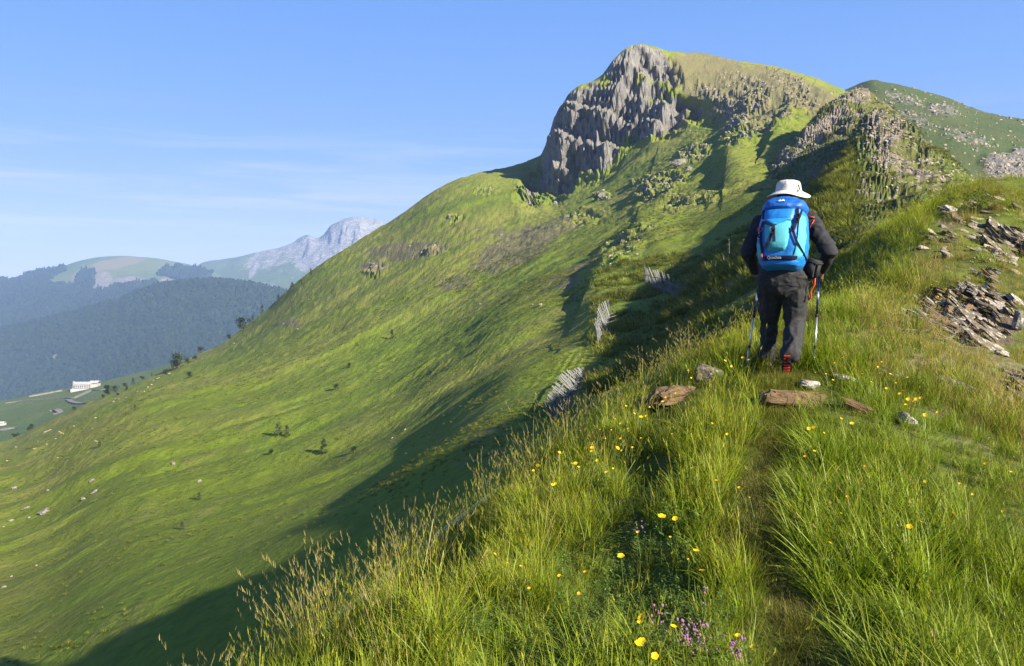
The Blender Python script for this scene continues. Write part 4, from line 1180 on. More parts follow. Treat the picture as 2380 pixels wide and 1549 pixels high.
def slab_mesh(seed, mat):
    """thin irregular plate of schist with broken edges (unit length along x)"""
    R = random.Random(seed); bm = bmesh.new()
    k = R.randint(6, 9)
    pts = []
    for i in range(k):
        a = 2 * math.pi * i / k + R.uniform(-.25, .25)
        pts.append((.5 * math.copysign(abs(math.cos(a)) ** .8, math.cos(a)) * R.uniform(.78, 1), .32 * math.copysign(abs(math.sin(a)) ** .8, math.sin(a)) * R.uniform(.7, 1)))
    h = [-.5, -.15, .18, .5]
    rings = []
    for j, z in enumerate(h):
        ins = R.uniform(.86, 1.0)
        rings.append([bm.verts.new((x * ins + R.uniform(-.02, .02), y * ins + R.uniform(-.02, .02), z * .16 + R.uniform(-.012, .012))) for x, y in pts])
    for a, b in zip(rings[:-1], rings[1:]):
        for i in range(k): bm.faces.new((a[i], a[(i + 1) % k], b[(i + 1) % k], b[i]))
    bm.faces.new(rings[-1]); bm.faces.new(rings[0][::-1])
    bmesh.ops.recalc_face_normals(bm, faces=bm.faces)
    me = bpy.data.meshes.new("slab"); bm.to_mesh(me); bm.free()
    me.materials.append(mat)
    return me
SLABS = [slab_mesh(40 + i, (R_GREY, R_PALE, R_BROWN, R_GREY, R_GREY, R_PALE, R_GREY, R_BROWN)[i]) for i in range(8)]

def outcrop(label, spots, n, seed, size=(.35, .8), dip=30, group=None):
    """bedded outcrop: plates stacked along a common dip; spots = (dx, dy, rx, ry, tilt, weight)"""
    R = random.Random(seed)
    c0 = ray_ridge(spots[0][0], spots[0][1])
    root = empty("rock_outcrop", c0)
    tag(root, label, "rock outcrop", group)
    for i in range(n):
        sx, sy, rx, ry, a, w = spots[i % len(spots)]
        u, v = R.uniform(-1, 1), R.uniform(-1, 1)
        a = math.radians(a)
        dx, dy = sx + u * rx * math.cos(a) - v * ry * math.sin(a), sy + u * rx * math.sin(a) + v * ry * math.cos(a)
        p = ray_ridge(dx, dy)
        L = R.uniform(*size) * w
        o = bpy.data.objects.new("slab", R.choice(SLABS))
        o.scale = (L, L * R.uniform(.6, 1.2), L * R.uniform(.45, 1.1))
        o.rotation_euler = (math.radians(R.gauss(28, 10)), math.radians(R.gauss(dip, 7)), math.radians(R.gauss(8, 12)))
        o.location = Vector(p) - c0 + Vector((0, 0, R.uniform(-.07, .05) * w))
        link(o, root)
    return root

outcrop("large brown and grey schist outcrop right of the walker, its plates dipping to the right", [(2235, 745, 78, 40, 30, 1), (2290, 775, 50, 32, 35, 1.1), (2180, 725, 58, 30, 15, .8), (2325, 715, 44, 34, 30, .9), (2270, 690, 60, 20, 20, .8)], 215, 1, (.18, .52))
outcrop("white spotted rock ledge above the large outcrop, grass all round it", [(2290, 650, 30, 24, 25, .9), (2262, 690, 30, 14, 15, .8)], 30, 2, (.2, .5))
outcrop("tawny slab ledge high on the bank under the dark bush", [(2255, 520, 58, 14, 14, 1.3), (2330, 480, 46, 16, 25, 1.1), (2190, 552, 30, 10, 10, .8)], 34, 3, (.22, .52), 18)
outcrop("dark striped rock ledge cut by the right edge of the picture", [(2345, 580, 50, 26, 30, 1.2), (2372, 560, 40, 20, 25, 1.2)], 34, 4, (.26, .62), 32)
outcrop("broken shale bed low at the right edge beside the golden grass", [(2372, 890, 30, 26, 40, .8), (2350, 925, 26, 14, 30, .7)], 13, 5, (.16, .38), 30)
outcrop("small flat stones scattered on the brown earth above the striped ledge", [(2350, 630, 30, 18, 10, .6), (2320, 610, 40, 10, 10, .6), (2240, 600, 50, 12, 5, .5)], 18, 6, (.18, .4), 14)

def place_rock(name, label, dx, dy, size, rot, seed, mat, layers=5, sink=.25, rough=.10):
    p = ray_ridge(dx, dy)
    o = mesh_obj(name, rock_mesh(name, size, seed, mat, layers, rough), None, p + Vector((0, 0, size[2] * (.5 - sink))), tuple(math.radians(a) for a in rot))
    return tag(o, label, "rock")
place_rock("stone_slab", "broad brown stone slab forming a step in the path behind the walker", 1830, 945, (.82, .42, .27), (-16, 4, -4), 61, R_BROWN, 6, .46, .15)
place_rock("flat_stone", "grey cap stone lying on the right end of the brown path slab", 1882, 905, (.24, .16, .10), (-8, 10, 10), 62, R_PALE, 3, .1)
place_rock("layered_rock", "layered brown rock with a pale top left of the path step", 1560, 935, (.60, .34, .25), (-10, -12, 12), 63, R_BROWN, 7, .32, .16)
place_rock("layered_rock", "low tongue of brown rock pointing left below the layered rock", 1508, 948, (.34, .20, .16), (0, -8, 20), 64, R_BROWN, 5, .2)
place_rock("layered_rock", "grey lichen covered rock between the layered rock and the left pole", 1645, 890, (.34, .26, .26), (-12, 10, 0), 65, R_GREY, 6, .25)
place_rock("flat_stone", "thin white stone lying in the grass right of the right pole", 1962, 886, (.30, .10, .07), (0, 14, 0), 66, R_PALE, 3, .1)
place_rock("flat_stone", "long pale stone half buried in golden grass below the large outcrop", 2222, 903, (.42, .16, .11), (0, 20, -8), 67, R_PALE, 4, .2)
place_rock("flat_stone", "white edged stone right of the path with brown soil under it", 2108, 988, (.20, .12, .10), (0, 38, 0), 68, R_PALE, 4, .1)
place_rock("flat_stone", "brown ridge of stone slanting through the grass right of the path slab", 2005, 958, (.46, .12, .10), (0, 24, -12), 69, R_BROWN, 4, .3)
place_rock("flat_stone", "narrow grey stone beside yellow flowers right of the walker", 2080, 878, (.40, .12, .09), (0, 22, -14), 70, R_GREY, 4, .25)
place_rock("standing_stone", "pointed grey stone standing upright near the right edge", 2366, 768, (.16, .13, .34), (0, 6, 10), 71, R_STONE, 2, .1, .05)
place_rock("flat_stone", "small white stone at the foot of the standing stone", 2330, 828, (.2, .1, .08), (0, 20, 0), 72, R_PALE, 3, .1)

# dead brush under the outcrop
M_TWIG = (lambda t: (t.principled(t.mix(t.rng(t.noise(t.pos(), 20, 3), .35, .65), (.08, .064, .048), (.17, .145, .115)), .9, .1), t.m)[1])(NT("dead_wood"))
def tube_bm(bm, pts, radii, seg=6, cap=True):
    rings = []
    pts = [Vector(p) for p in pts]
    for i, p in enumerate(pts):
        d = (pts[min(i + 1, len(pts) - 1)] - pts[max(i - 1, 0)])
        d = d.normalized() if d.length > 1e-9 else Vector((0, 0, 1))
        a = d.orthogonal().normalized() if i == 0 else (rings_a - d * rings_a.dot(d)).normalized()
        rings_a = a
        b = d.cross(a)
        r = radii[i] if hasattr(radii, '__len__') else radii
        rings.append([bm.verts.new(p + (a * math.cos(2 * math.pi * k / seg) + b * math.sin(2 * math.pi * k / seg)) * r) for k in range(seg)])
    for u, v in zip(rings[:-1], rings[1:]):
        for k in range(seg): bm.faces.new((u[k], u[(k + 1) % seg], v[(k + 1) % seg], v[k]))
    if cap:
        bm.faces.new(rings[0][::-1]); bm.faces.new(rings[-1])
    return rings
def twig_mesh(seed):
    R = random.Random(seed); bm = bmesh.new()
    p = Vector((0, 0, 0)); d = Vector((1, 0, .1)); pts = [p.copy()]
    for i in range(6):
        d = (d + Vector((R.gauss(0, .2), R.gauss(0, .3), R.gauss(0, .2)))).normalized(); p = p + d * .17; pts.append(p.copy())
    tube_bm(bm, pts, [.013 * (1 - i / 8) for i in range(7)], 5)
    for j in (2, 3, 4):
        q = pts[j]; e = (d + Vector((R.gauss(0, .8), R.gauss(0, .8), R.gauss(0, .5)))).normalized()
        tube_bm(bm, [q, q + e * .18, q + e * .3 + Vector((0, 0, R.gauss(0, .06)))], [.007, .005, .003], 4)
    me = bpy.data.meshes.new("twig"); bm.to_mesh(me); bm.free(); me.materials.append(M_TWIG); return me
TWIGS = [twig_mesh(i) for i in range(6)]
def brush(label, spots, n, seed):
    R = random.Random(seed); c0 = ray_ridge(spots[0][0], spots[0][1])
    root = tag(empty("dead_brush", c0), label, "dead brush")
    for i in range(n):
        sx, sy, rx, ry = spots[i % len(spots)]
        o = bpy.data.objects.new("twig", R.choice(TWIGS))
        o.location = ray_ridge(sx + R.uniform(-rx, rx), sy + R.uniform(-ry, ry)) - c0 + Vector((0, 0, R.uniform(.0, .08)))
        o.rotation_euler = (R.uniform(0, 6.28), R.gauss(.1, .3), R.choice((0, math.pi)) + R.gauss(-.1, .5))
        k = R.uniform(.28, .6); o.scale = (k, k, k)
        link(o, root)
brush("tangle of grey dead twigs lying below the large outcrop", [(2160, 775, 60, 16), (2220, 790, 40, 16), (2105, 765, 40, 10)], 26, 3)
brush("dry grey branches lying across the striped ledge at the right edge", [(2350, 548, 34, 6)], 12, 4)

# ================================================================== TREES AND BUSHES
def leafy(name, base, tip, var=.3): return grass_mat(name, base, base, tip, var, .25)
L_PINE = leafy("pine_needles", (0.028, 0.045, 0.012), (0.050, 0.075, 0.016))
L_BUSH = leafy("bush_leaves", (0.032, 0.055, 0.010), (0.062, 0.095, 0.016))
L_BANK = leafy("bank_bush_leaves", (0.050, 0.085, 0.012), (0.100, 0.145, 0.016))
L_YELLOW = leafy("broom_blossom", (0.45, 0.32, 0.01), (0.70, 0.50, 0.02))
M_BARK = (lambda t: (t.principled(t.mix(t.rng(t.noise(t.pos(obj=True), 9, 4), .35, .65), (.07, .055, .042), (.16, .13, .10)), .95, .1), t.m)[1])(NT("tree_bark"))

def conifer_meshes(seed, mat, thin=1.0):
    """unit-height conifer: tapered trunk with limbs, crown of needle sprays round each limb"""
    R = random.Random(seed); S = Strips(); bm = bmesh.new()
    tube_bm(bm, [(0, 0, -.03), (R.gauss(0, .01), R.gauss(0, .01), .5), (0, 0, .98)], [.022, .014, .003], 6)
    z = .05
    while z < .97:
        L = (1 - z) ** .8 * .30 * thin * R.uniform(.6, 1.15) + .02
        for k in range(R.randint(3, 5)):
            if R.random() < .14: continue
            a = R.uniform(0, 6.283); d = Vector((math.cos(a), math.sin(a), R.uniform(-.25, .15)))
            tip = Vector((0, 0, z)) + d * L
            tube_bm(bm, [(0, 0, z), tip], [.006, .002], 4)
            for j in range(9):
                f = R.uniform(.2, 1.05); q = Vector((0, 0, z)) + d * L * f
                S.leaf((q.x, q.y, q.z + R.gauss(0, .008)), a + R.gauss(0, .9), R.gauss(-.1, .35), .105 * R.uniform(.6, 1.3), .055, R.random(), R.random())
        z += R.uniform(.045, .075)
    for j in range(8): S.leaf((0, 0, .93), R.uniform(0, 6.28), R.uniform(.6, 1.4), .07, .02, R.random(), 1)
    me = bpy.data.meshes.new("trunk"); bm.to_mesh(me); bm.free(); me.materials.append(M_BARK)
    return me, S.mesh("crown", mat)
def bush_meshes(seed, mat, leaf=.15, n=520, tall=1.0):
    R = random.Random(seed); S = Strips(); bm = bmesh.new()
    cl = []
    for i in range(9):
        a = R.uniform(0, 6.283); r = R.uniform(.05, .36)
        c = Vector((r * math.cos(a), r * math.sin(a), R.uniform(.25, .85) * tall))
        cl.append((c, R.uniform(.14, .26)))
        tube_bm(bm, [(0, 0, -.04), (c.x * .4, c.y * .4, c.z * .5), c], [.03, .018, .006], 5)
    for i in range(n):
        c, r = R.choice(cl); v = Vector((R.gauss(0, 1), R.gauss(0, 1), R.gauss(0, 1))).normalized() * r * R.uniform(.6, 1.1)
        p = c + v; p.z = max(p.z, .03)
        S.leaf(p, math.atan2(v.y, v.x) + R.gauss(0, .8), R.uniform(-.5, .9), leaf * R.uniform(.6, 1.3), leaf * .62, R.random(), R.random())
    me = bpy.data.meshes.new("trunk"); bm.to_mesh(me); bm.free(); me.materials.append(M_BARK)
    return me, S.mesh("crown", mat)
PINES = [conifer_meshes(i, L_PINE, (1.0, .8, 1.25, 1.0)[i]) for i in range(4)]
BUSHES = [bush_meshes(20 + i, L_BUSH) for i in range(4)]
BANKB = [bush_meshes(30 + i, L_BANK, .07, 1100) for i in range(2)]

def plant(name, label, cat, p, h, meshes, w=1.0, group=None, seed=0):
    R = random.Random(seed + int(p[0] * 10))
    root = tag(empty(name, p, (R.gauss(0, .04), R.gauss(0, .04), R.uniform(0, 6.28))), label, cat, group)
    for part, me in zip(("trunk", "crown"), meshes):
        o = bpy.data.objects.new(part, me); o.scale = (h * w, h * w, h); link(o, root)
    return root
def z4(x, y): return x * .3964, y * .3964 + 480.3
# conifers and bushes on the long skyline and the slope: (x, y, height px, kind, label)
_trees = [
 (1815, 388, 40, 0, "dark pine standing highest on the slope skyline before the rocky far summit"),
 (1768, 447, 34, 1, "small pine on the skyline second from the top of the row"),
 (1712, 476, 52, 1, "slender tall pine of the close pair on the skyline"),
 (1694, 486, 40, 2, "shorter broad pine of the close pair on the skyline"),
 (1620, 536, 36, 0, "lone pine on the skyline where the far forest begins"),
 (1522, 606, 48, 1, "narrow pine on the skyline in front of the dark far wood"),
 (1478, 662, 46, 3, "ragged pine leaning on the skyline above the round bush"),
 (1450, 672, 34, 0, "small pine between the ragged pine and the round bush"),
 (1330, 752, 24, 5, "low shrub on the skyline halfway between bush and tall tree"),
 (1415, 708, 66, 4, "large round green bush on the skyline"),
 (1166, 835, 34, 6, "round bush on the skyline just above the thicket"),
 (1135, 888, 30, 7, "upper bush of the thicket beside the tall tree"),
 (1100, 905, 30, 5, "middle bush of the thicket beside the tall tree"),
 (1042, 935, 76, 4, "tallest dark tree on the lower skyline above the cattle"),
 (1018, 944, 50, 6, "squat bush leaning against the tallest tree"),
 (968, 970, 30, 5, "rounded bush just left of the tallest tree"),
 (886, 972, 22, 0, "tiny pine alone on the meadow rim above the cattle"),
 (820, 988, 26, 7, "small bush on the meadow rim right of the forked tree"),
 (768, 1004, 44, 2, "forked tree on the meadow right of the lodge"),
 (720, 1036, 28, 6, "bush below the forked tree"),
 (676, 1070, 36, 4, "dense round bush beside the road end"),
 (735, 1072, 20, 5, "low bush right of the dense round bush"),
 (684, 1092, 18, 7, "tiny bush under the dense round bush"),
 (636, 1088, 20, 5, "little bush left of the dense round bush"),
 (594, 1108, 20, 6, "little bush below the road bend"),
 (612, 1040, 50, 4, "broad green bush right behind the white lodge"),
 (786, 1180, 34, 2, "single dark tree standing in the cattle pasture"),
 (425, 1192, 26, 6, "bush at the rim of the slope above the hairpin"),
 (582, 1396, 38, 2, "small dark tree among the lower cattle"),
 (1106, 990, 30, 6, "dark bush on the open slope below the tallest tree"),
 (185, 1286, 28, 4, "bush at the end of the rim near the road turn"),
 (122, 1254, 24, 5, "round shrub above the lower road at the left"),
 (55, 1276, 26, 7, "shrub beside the small white hut at the left edge"),
 (90, 1318, 20, 6, "low brown bush on the rim at the left edge"),
 (2300, 760, 50, 3, "lopsided pine alone in the middle of the green slope"),
 (2045, 930, 26, 5, "faint shrub in the bright green patch of the slope"),
 (1970, 1062, 30, 6, "dark shrub under the bright green patch"),
 (1640, 1345, 78, 0, "bigger pine of the loose pair low on the slope"),
 (1685, 1340, 66, 1, "thinner pine of the loose pair low on the slope"),
 (1890, 1440, 86, 3, "largest dwarf pine on the slope, bent to the right"),
 (2075, 1432, 34, 6, "flat dark shrub right of the largest dwarf pine"),
 (1588, 1440, 30, 7, "small shrub below the loose pair of pines"),
 (1165, 1712, 46, 2, "small dark fir on the lower open slope"),
 (1070, 1895, 48, 1, "leaning little fir near the shadow of the ridge"),
]
for i, (x, y, h, k, lab) in enumerate(_trees):
    dx, dy = z4(x, y)
    P = on_sheet(["mountain_slope", "saddle_meadow"], dx, dy)
    hm = h * .3964 * KD / F_PIX * P[1] * 1.05
    if k < 4: plant("pine_tree", lab, "pine tree", P, hm, PINES[k], 1.1, "trees and bushes dotted over the mountain slope", i)
    else: plant("bush", lab, "bush", P, hm * 1.05, BUSHES[k - 4], 1.1, "trees and bushes dotted over the mountain slope", i)
# bare dead sapling left of the walker
_P = on_sheet(["mountain_slope", "rocky_knob"], 1693, 600)
_bm = bmesh.new(); _R = random.Random(2); _h = 50 * KD / F_PIX * _P[1]
tube_bm(_bm, [(0, 0, -.1), (.02 * _h, 0, _h * .5), (0, 0, _h)], [.025 * _h, .018 * _h, .006 * _h], 6)
for i in range(12):
    z = _R.uniform(.25, .95) * _h; a = _R.uniform(0, 6.28); l = _h * .16 * (1.1 - z / _h) + .03
    tube_bm(_bm, [(0.01 * _h, 0, z), (l * math.cos(a), l * math.sin(a), z + l * .3)], [.008 * _h, .003 * _h], 4)
_o = bm_obj("dead_sapling", _bm, M_TWIG); _o.location = _P
tag(_o, "bare pale sapling on the shaded slope left of the walker", "dead tree")
# bushes on the bank
def bank_bush(label, dx, dy, hpx, meshes, name="bush", w=1.0, cat="bush"):
    p = ray_ridge(dx, dy); plant(name, label, cat, p - Vector((0, 0, .05)), hpx * KD / F_PIX * p.y, meshes, w)
bank_bush("dark bush crowning the bank under the rocky knob", 2262, 495, 52, BANKB[0], w=1.3)
bank_bush("small dark bush left of the one crowning the bank", 2205, 478, 30, BANKB[1], w=1.3)
bank_bush("leafy bush above the tawny slab ledge", 2240, 505, 34, BANKB[1], w=1.2)
def broom(label, dx, dy, hpx, seed):
    me = bush_meshes(seed, L_BANK, .08, 500, .6); yl = bush_meshes(seed, L_YELLOW, .055, 420, .68)[1]
    p = ray_ridge(dx, dy); h = hpx * KD / F_PIX * p.y
    root = plant("flowering_bush", label, "flowering bush", p - Vector((0, 0, .04)), h, me, 1.5)
    o = bpy.data.objects.new("blossom", yl); o.scale = (h * 1.5, h * 1.5, h); link(o, root)
broom("yellow flowering bush on the skyline of the bank at the right", 2322, 460, 26, 51)
broom("yellow flowering bush lower on the bank beside the slabs", 2305, 488, 26, 52)

# ================================================================== SNOW FENCES
M_LATH = (lambda t: (t.principled(t.mix(t.rng(t.noise(t.pos(scale=(6, 6, 1.2), obj=True), 6, 4), .3, .7), (.085, .088, .085), (.19, .195, .19)), .85, .2), t.m)[1])(NT("weathered_lath"))
_lb = bmesh.new(); bmesh.ops.create_cube(_lb, size=1.0)
for v in _lb.verts: v.co.z += .5
for v in _lb.verts:
    if v.co.z > .5: v.co.x *= .72; v.co.y *= .72
_lath = bpy.data.meshes.new("slat"); _lb.to_mesh(_lath); _lb.free(); _lath.materials.append(M_LATH)
def bar(name, a, b, w, t, root, c0):
    a, b = Vector(a), Vector(b); d = b - a
    o = bpy.data.objects.new(name, _lath)
    o.rotation_mode = 'QUATERNION'; o.rotation_quaternion = d.to_track_quat('Z', 'X')
    o.location = a - c0; o.scale = (w, t, d.length)
    return link(o, root)
def zf(x, y): return x * .288 + 1200.8, y * .288 + 583.2
def snow_fence(label, B, T, n, beams, wpx=1.3, seed=1, dY=0.0):
    """B, T: surveyed lines of slat feet and slat tops; the feet stand on the slope"""
    R = random.Random(seed)
    B = np.array([zf(*p) for p in B]); T = np.array([zf(*p) for p in T])
    def at(L, t):
        s = t * (len(L) - 1); i = min(int(s), len(L) - 2); return L[i] + (L[i + 1] - L[i]) * (s - i)
    feet = []
    for k in range(n):
        b = at(B, k / (n - 1)); feet.append(on_sheet("mountain_slope", b[0], b[1]))
    Ys = np.array([f.y for f in feet]); kk = np.arange(n)
    Ys = np.polyval(np.polyfit(kk, Ys, 2), kk) + dY              # an even fence line
    feet = [Vector(survey(*at(B, k / (n - 1)), Ys[k])) - Vector((0, 0, .06)) for k in range(n)]
    tops = [Vector(survey(*at(T, k / (n - 1)), Ys[k] * .992)) for k in range(n)]
    c0 = feet[0].copy()
    root = tag(empty("snow_fence", c0), label, "snow fence", "snow fences on the shaded slope below the ridge")
    for k in range(n):
        f, tp = feet[k], tops[k]
        j = Vector((R.gauss(0, .05), R.gauss(0, .03), R.gauss(0, .05)))
        w = wpx * f.y / F_PIX
        tp = f + (tp - f) * 1.18
        bar("slat", f, tp + j, w * R.uniform(.7, 1.1), w * .4, root, c0)
        if k % 6 == 0: bar("post", f + Vector((.03, .06, -.15)), tp + (tp - f) * .06 + Vector((.03, .06, 0)), w * 1.5, w * 1.3, root, c0)
    for f in (.25, .78):
        for k in range(0, n - 6, 6):
            a = feet[k].lerp(tops[k], f); b = feet[k + 6].lerp(tops[k + 6], f)
            bar("rail", a + Vector((.02, .03, 0)), b + Vector((.02, .03, 0)), w, w * .6, root, c0)
    for k0, k1, m, (ex, ey) in beams:                            # braces running back to the slope behind
        for i in range(m):
            k = k0 + (k1 - k0) * i / max(m - 1, 1); k = int(k)
            a = feet[k].lerp(tops[k], R.uniform(.15, .4))
            ax, ay = unsurvey(np.array(a))
            e = Vector(survey(ax + ex * .288, ay + ey * .288, a.y * 1.02))
            bar("brace", a, e, w * .5, w * .4, root, c0)
snow_fence("nearest grey lath snow fence rising out of the tall grass at the brink", [(330, 1370), (420, 1210), (500, 1085), (565, 955)], [(235, 1260), (300, 1125), (395, 990), (535, 940)], 34, [(4, 30, 8, (130, -45)), (26, 33, 3, (60, 90))], 1.35, 1)
snow_fence("middle snow fence of leaning laths with thin braces sticking out to the right", [(660, 745), (692, 690), (738, 606), (756, 500)], [(630, 622), (656, 578), (668, 466), (746, 412)], 22, [(4, 19, 9, (80, -24))], 1.1, 2)
snow_fence("upper snow fence catching the sun with its far end in shadow", [(1045, 285), (1150, 315), (1240, 350), (1310, 395), (1400, 372), (1495, 340)], [(1036, 165), (1090, 172), (1190, 205), (1300, 270), (1390, 262), (1490, 250)], 40, [(4, 24, 12, (110, -20))], 1.15, 3)

# ================================================================== LODGE, ROAD, CATTLE
M_WHITE = (lambda t: (t.principled(t.mix(t.rng(t.noise(t.pos(), .6, 4), .3, .7), (.27, .26, .25), (.34, .335, .32)), .85, .2), t.m)[1])(NT("white_render"))
M_ROOF = (lambda t: (t.principled(t.mix(t.rng(t.noise(t.pos(), .8, 4), .3, .7), (.22, .22, .23), (.36, .36, .37)), .7, .3), t.m)[1])(NT("grey_sheet_roof"))
M_PANE = (lambda t: (t.principled((.03, .035, .04), .15, .5), t.m)[1])(NT("window_glass"))
M_ROAD = (lambda t: (t.principled(t.mix(t.rng(t.noise(t.pos(), .4, 4), .3, .7), (.13, .12, .10), (.19, .175, .15)), .95, .1), t.m)[1])(NT("pale_road"))
def box_bm(bm, x0, x1, y0, y1, z0, z1):
    vs = [bm.verts.new((x, y, z)) for x in (x0, x1) for y in (y0, y1) for z in (z0, z1)]
    for f in ((0, 1, 3, 2), (4, 6, 7, 5), (0, 4, 5, 1), (2, 3, 7, 6), (0, 2, 6, 4), (1, 5, 7, 3)):
        bm.faces.new([vs[i] for i in f])
def gable_bm(bm, x0, x1, y0, y1, z, h, o=.5, th=.25):
    xm0, xm1, ym = x0 - o, x1 + o, (y0 + y1) / 2
    a = [(xm0, y0 - o, z), (xm1, y0 - o, z), (xm1, ym, z + h), (xm0, ym, z + h), (xm1, y1 + o, z), (xm0, y1 + o, z)]
    lo = [bm.verts.new(p) for p in a]; hi = [bm.verts.new((p[0], p[1], p[2] + th)) for p in a]
    for q in ((0, 1, 2, 3), (3, 2, 4, 5)):
        bm.faces.new([hi[i] for i in q]); bm.faces.new([lo[i] for i in q][::-1])
    for e in ((0, 1), (1, 2), (2, 4), (4, 5), (5, 3), (3, 0)):
        bm.faces.new((lo[e[0]], lo[e[1]], hi[e[1]], hi[e[0]]))
LP = on_sheet("saddle_meadow", 196, 900)
_u = KD / F_PIX * LP.y                                   # metres per surveyed pixel there
lodge = tag(empty("mountain_lodge", LP, (0, 0, math.radians(8))), "white three storey lodge with a grey roof on the saddle meadow", "lodge")
W2 = 18 * _u
bm = bmesh.new(); box_bm(bm, -W2, W2, -4, 4, -2, 12 * _u); bm_obj("wall", bm, M_WHITE, lodge)
bm = bmesh.new(); gable_bm(bm, -W2, W2, -4, 4, 12 * _u + .02, 4.2 * _u, .6); bm_obj("roof", bm, M_ROOF, lodge)
bm = bmesh.new(); box_bm(bm, W2 + .03, W2 + 11 * _u, -1, 7, -2, 11 * _u); bm_obj("annex", bm, M_WHITE, lodge)
bm = bmesh.new(); gable_bm(bm, W2 - 6 * _u, W2 + 11 * _u, -1, 7, 13.2 * _u, 4.5 * _u, .5); bm_obj("annex_roof", bm, M_ROOF, lodge)
_wb = bmesh.new(); box_bm(_wb, -.55, .55, -.06, .06, -.7, .7); _wm = bpy.data.meshes.new("window"); _wb.to_mesh(_wm); _wb.free(); _wm.materials.append(M_PANE)
for r in range(2):
    for k in range(9):
        o = bpy.data.objects.new("window", _wm); o.location = (-W2 + (k + .5) * 2 * W2 / 9, -4.05, (3.2 + 4.6 * r) * _u); o.scale = (.8, 1, .8); link(o, lodge)
bm = bmesh.new(); box_bm(bm, -W2 - 1, W2 * .9, -9, -4.05, -3, .9); bm_obj("terrace", bm, M_WHITE, lodge)
MP = on_sheet("saddle_meadow", 171.5, 899)
mast = tag(empty("radio_mast", MP), "slim lattice mast with white drums left of the lodge", "mast")
_hm = 19 * _u
for sx, sy in ((-1, -1), (1, -1), (1, 1), (-1, 1)):
    bm = bmesh.new(); tube_bm(bm, [(sx * .9, sy * .9, -1), (sx * .35, sy * .35, _hm)], [.16, .1], 5); bm_obj("leg", bm, M_ROOF, mast)
bm = bmesh.new()
for i in range(8):
    z = i / 8 * _hm; r = .9 - .55 * i / 8; r2 = .9 - .55 * (i + 1) / 8
    for (ax, ay), (bx, by) in (((-1, -1), (1, -1)), ((1, -1), (1, 1)), ((1, 1), (-1, 1)), ((-1, 1), (-1, -1))):
        tube_bm(bm, [(ax * r, ay * r, z), (bx * r2, by * r2, z + _hm / 8)], .07, 4)
bm_obj("lattice", bm, M_ROOF, mast)
for z in (.55, .8):
    bm = bmesh.new(); bmesh.ops.create_cone(bm, cap_ends=True, segments=12, radius1=.75, radius2=.75, depth=.7, matrix=Matrix.Translation((.3, -.8, z * _hm)) @ Matrix.Rotation(math.pi / 2, 4, 'X')); bm_obj("drum", bm, M_WHITE, mast)
HP = on_sheet("saddle_meadow", 3, 986)
hut = tag(empty("small_hut", HP), "small white hut at the left edge beside the lower road", "hut")
bm = bmesh.new(); box_bm(bm, -2, 2, -1.5, 1.5, -1, 1.6); bm_obj("wall", bm, M_WHITE, hut)
bm = bmesh.new(); gable_bm(bm, -2, 2, -1.5, 1.5, 1.62, .8, .2, .12); bm_obj("roof", bm, M_ROOF, hut)

def ribbon_on(name, pts, width, mat, label, lift=.35, wall=0.0):
    P = [on_sheet("saddle_meadow", *z4(x, y)) for x, y in pts]
    q = []
    for a, b in zip(P[:-1], P[1:]):
        for k in range(6): q.append(a.lerp(b, k / 6))
    q.append(P[-1])
    for _ in range(3): q = [q[0]] + [(q[i - 1] + q[i] * 2 + q[i + 1]) / 4 for i in range(1, len(q) - 1)] + [q[-1]]
    bm = bmesh.new(); rows = []
    for i, p in enumerate(q):
        d = q[min(i + 1, len(q) - 1)] - q[max(i - 1, 0)]; d.z = 0; d.normalize()
        s = Vector((-d.y, d.x, 0)) * width / 2
        top = lift + wall
        rows.append([bm.verts.new(p + s + Vector((0, 0, -1.5))), bm.verts.new(p + s + Vector((0, 0, top))), bm.verts.new(p - s + Vector((0, 0, top))), bm.verts.new(p - s + Vector((0, 0, -1.5)))])
    for a, b in zip(rows[:-1], rows[1:]):
        for k in range(3): bm.faces.new((a[k], a[k + 1], b[k + 1], b[k]))
    o = bm_obj(name, bm, mat)
    return o
for pts, w in (([(40, 1136), (120, 1130), (250, 1124), (400, 1114), (440, 1108), (490, 1084), (540, 1062), (600, 1057), (660, 1046)], 5.0),
               ([(400, 1118), (430, 1136), (470, 1142), (520, 1138)], 5.0), ([(300, 1190), (330, 1182), (356, 1192), (320, 1200)], 5.0), ([(0, 1304), (40, 1292), (95, 1278)], 6.0)):
    tag(ribbon_on("road", pts, w, M_ROAD, ""), "pale mountain road crossing the saddle meadow", None, None, "structure")
tag(ribbon_on("retaining_wall", [(172, 1102), (230, 1092), (300, 1080), (360, 1074)], 1.2, M_ROAD, "", .2, 1.0), "long low white wall along the meadow crest left of the lodge", "wall")

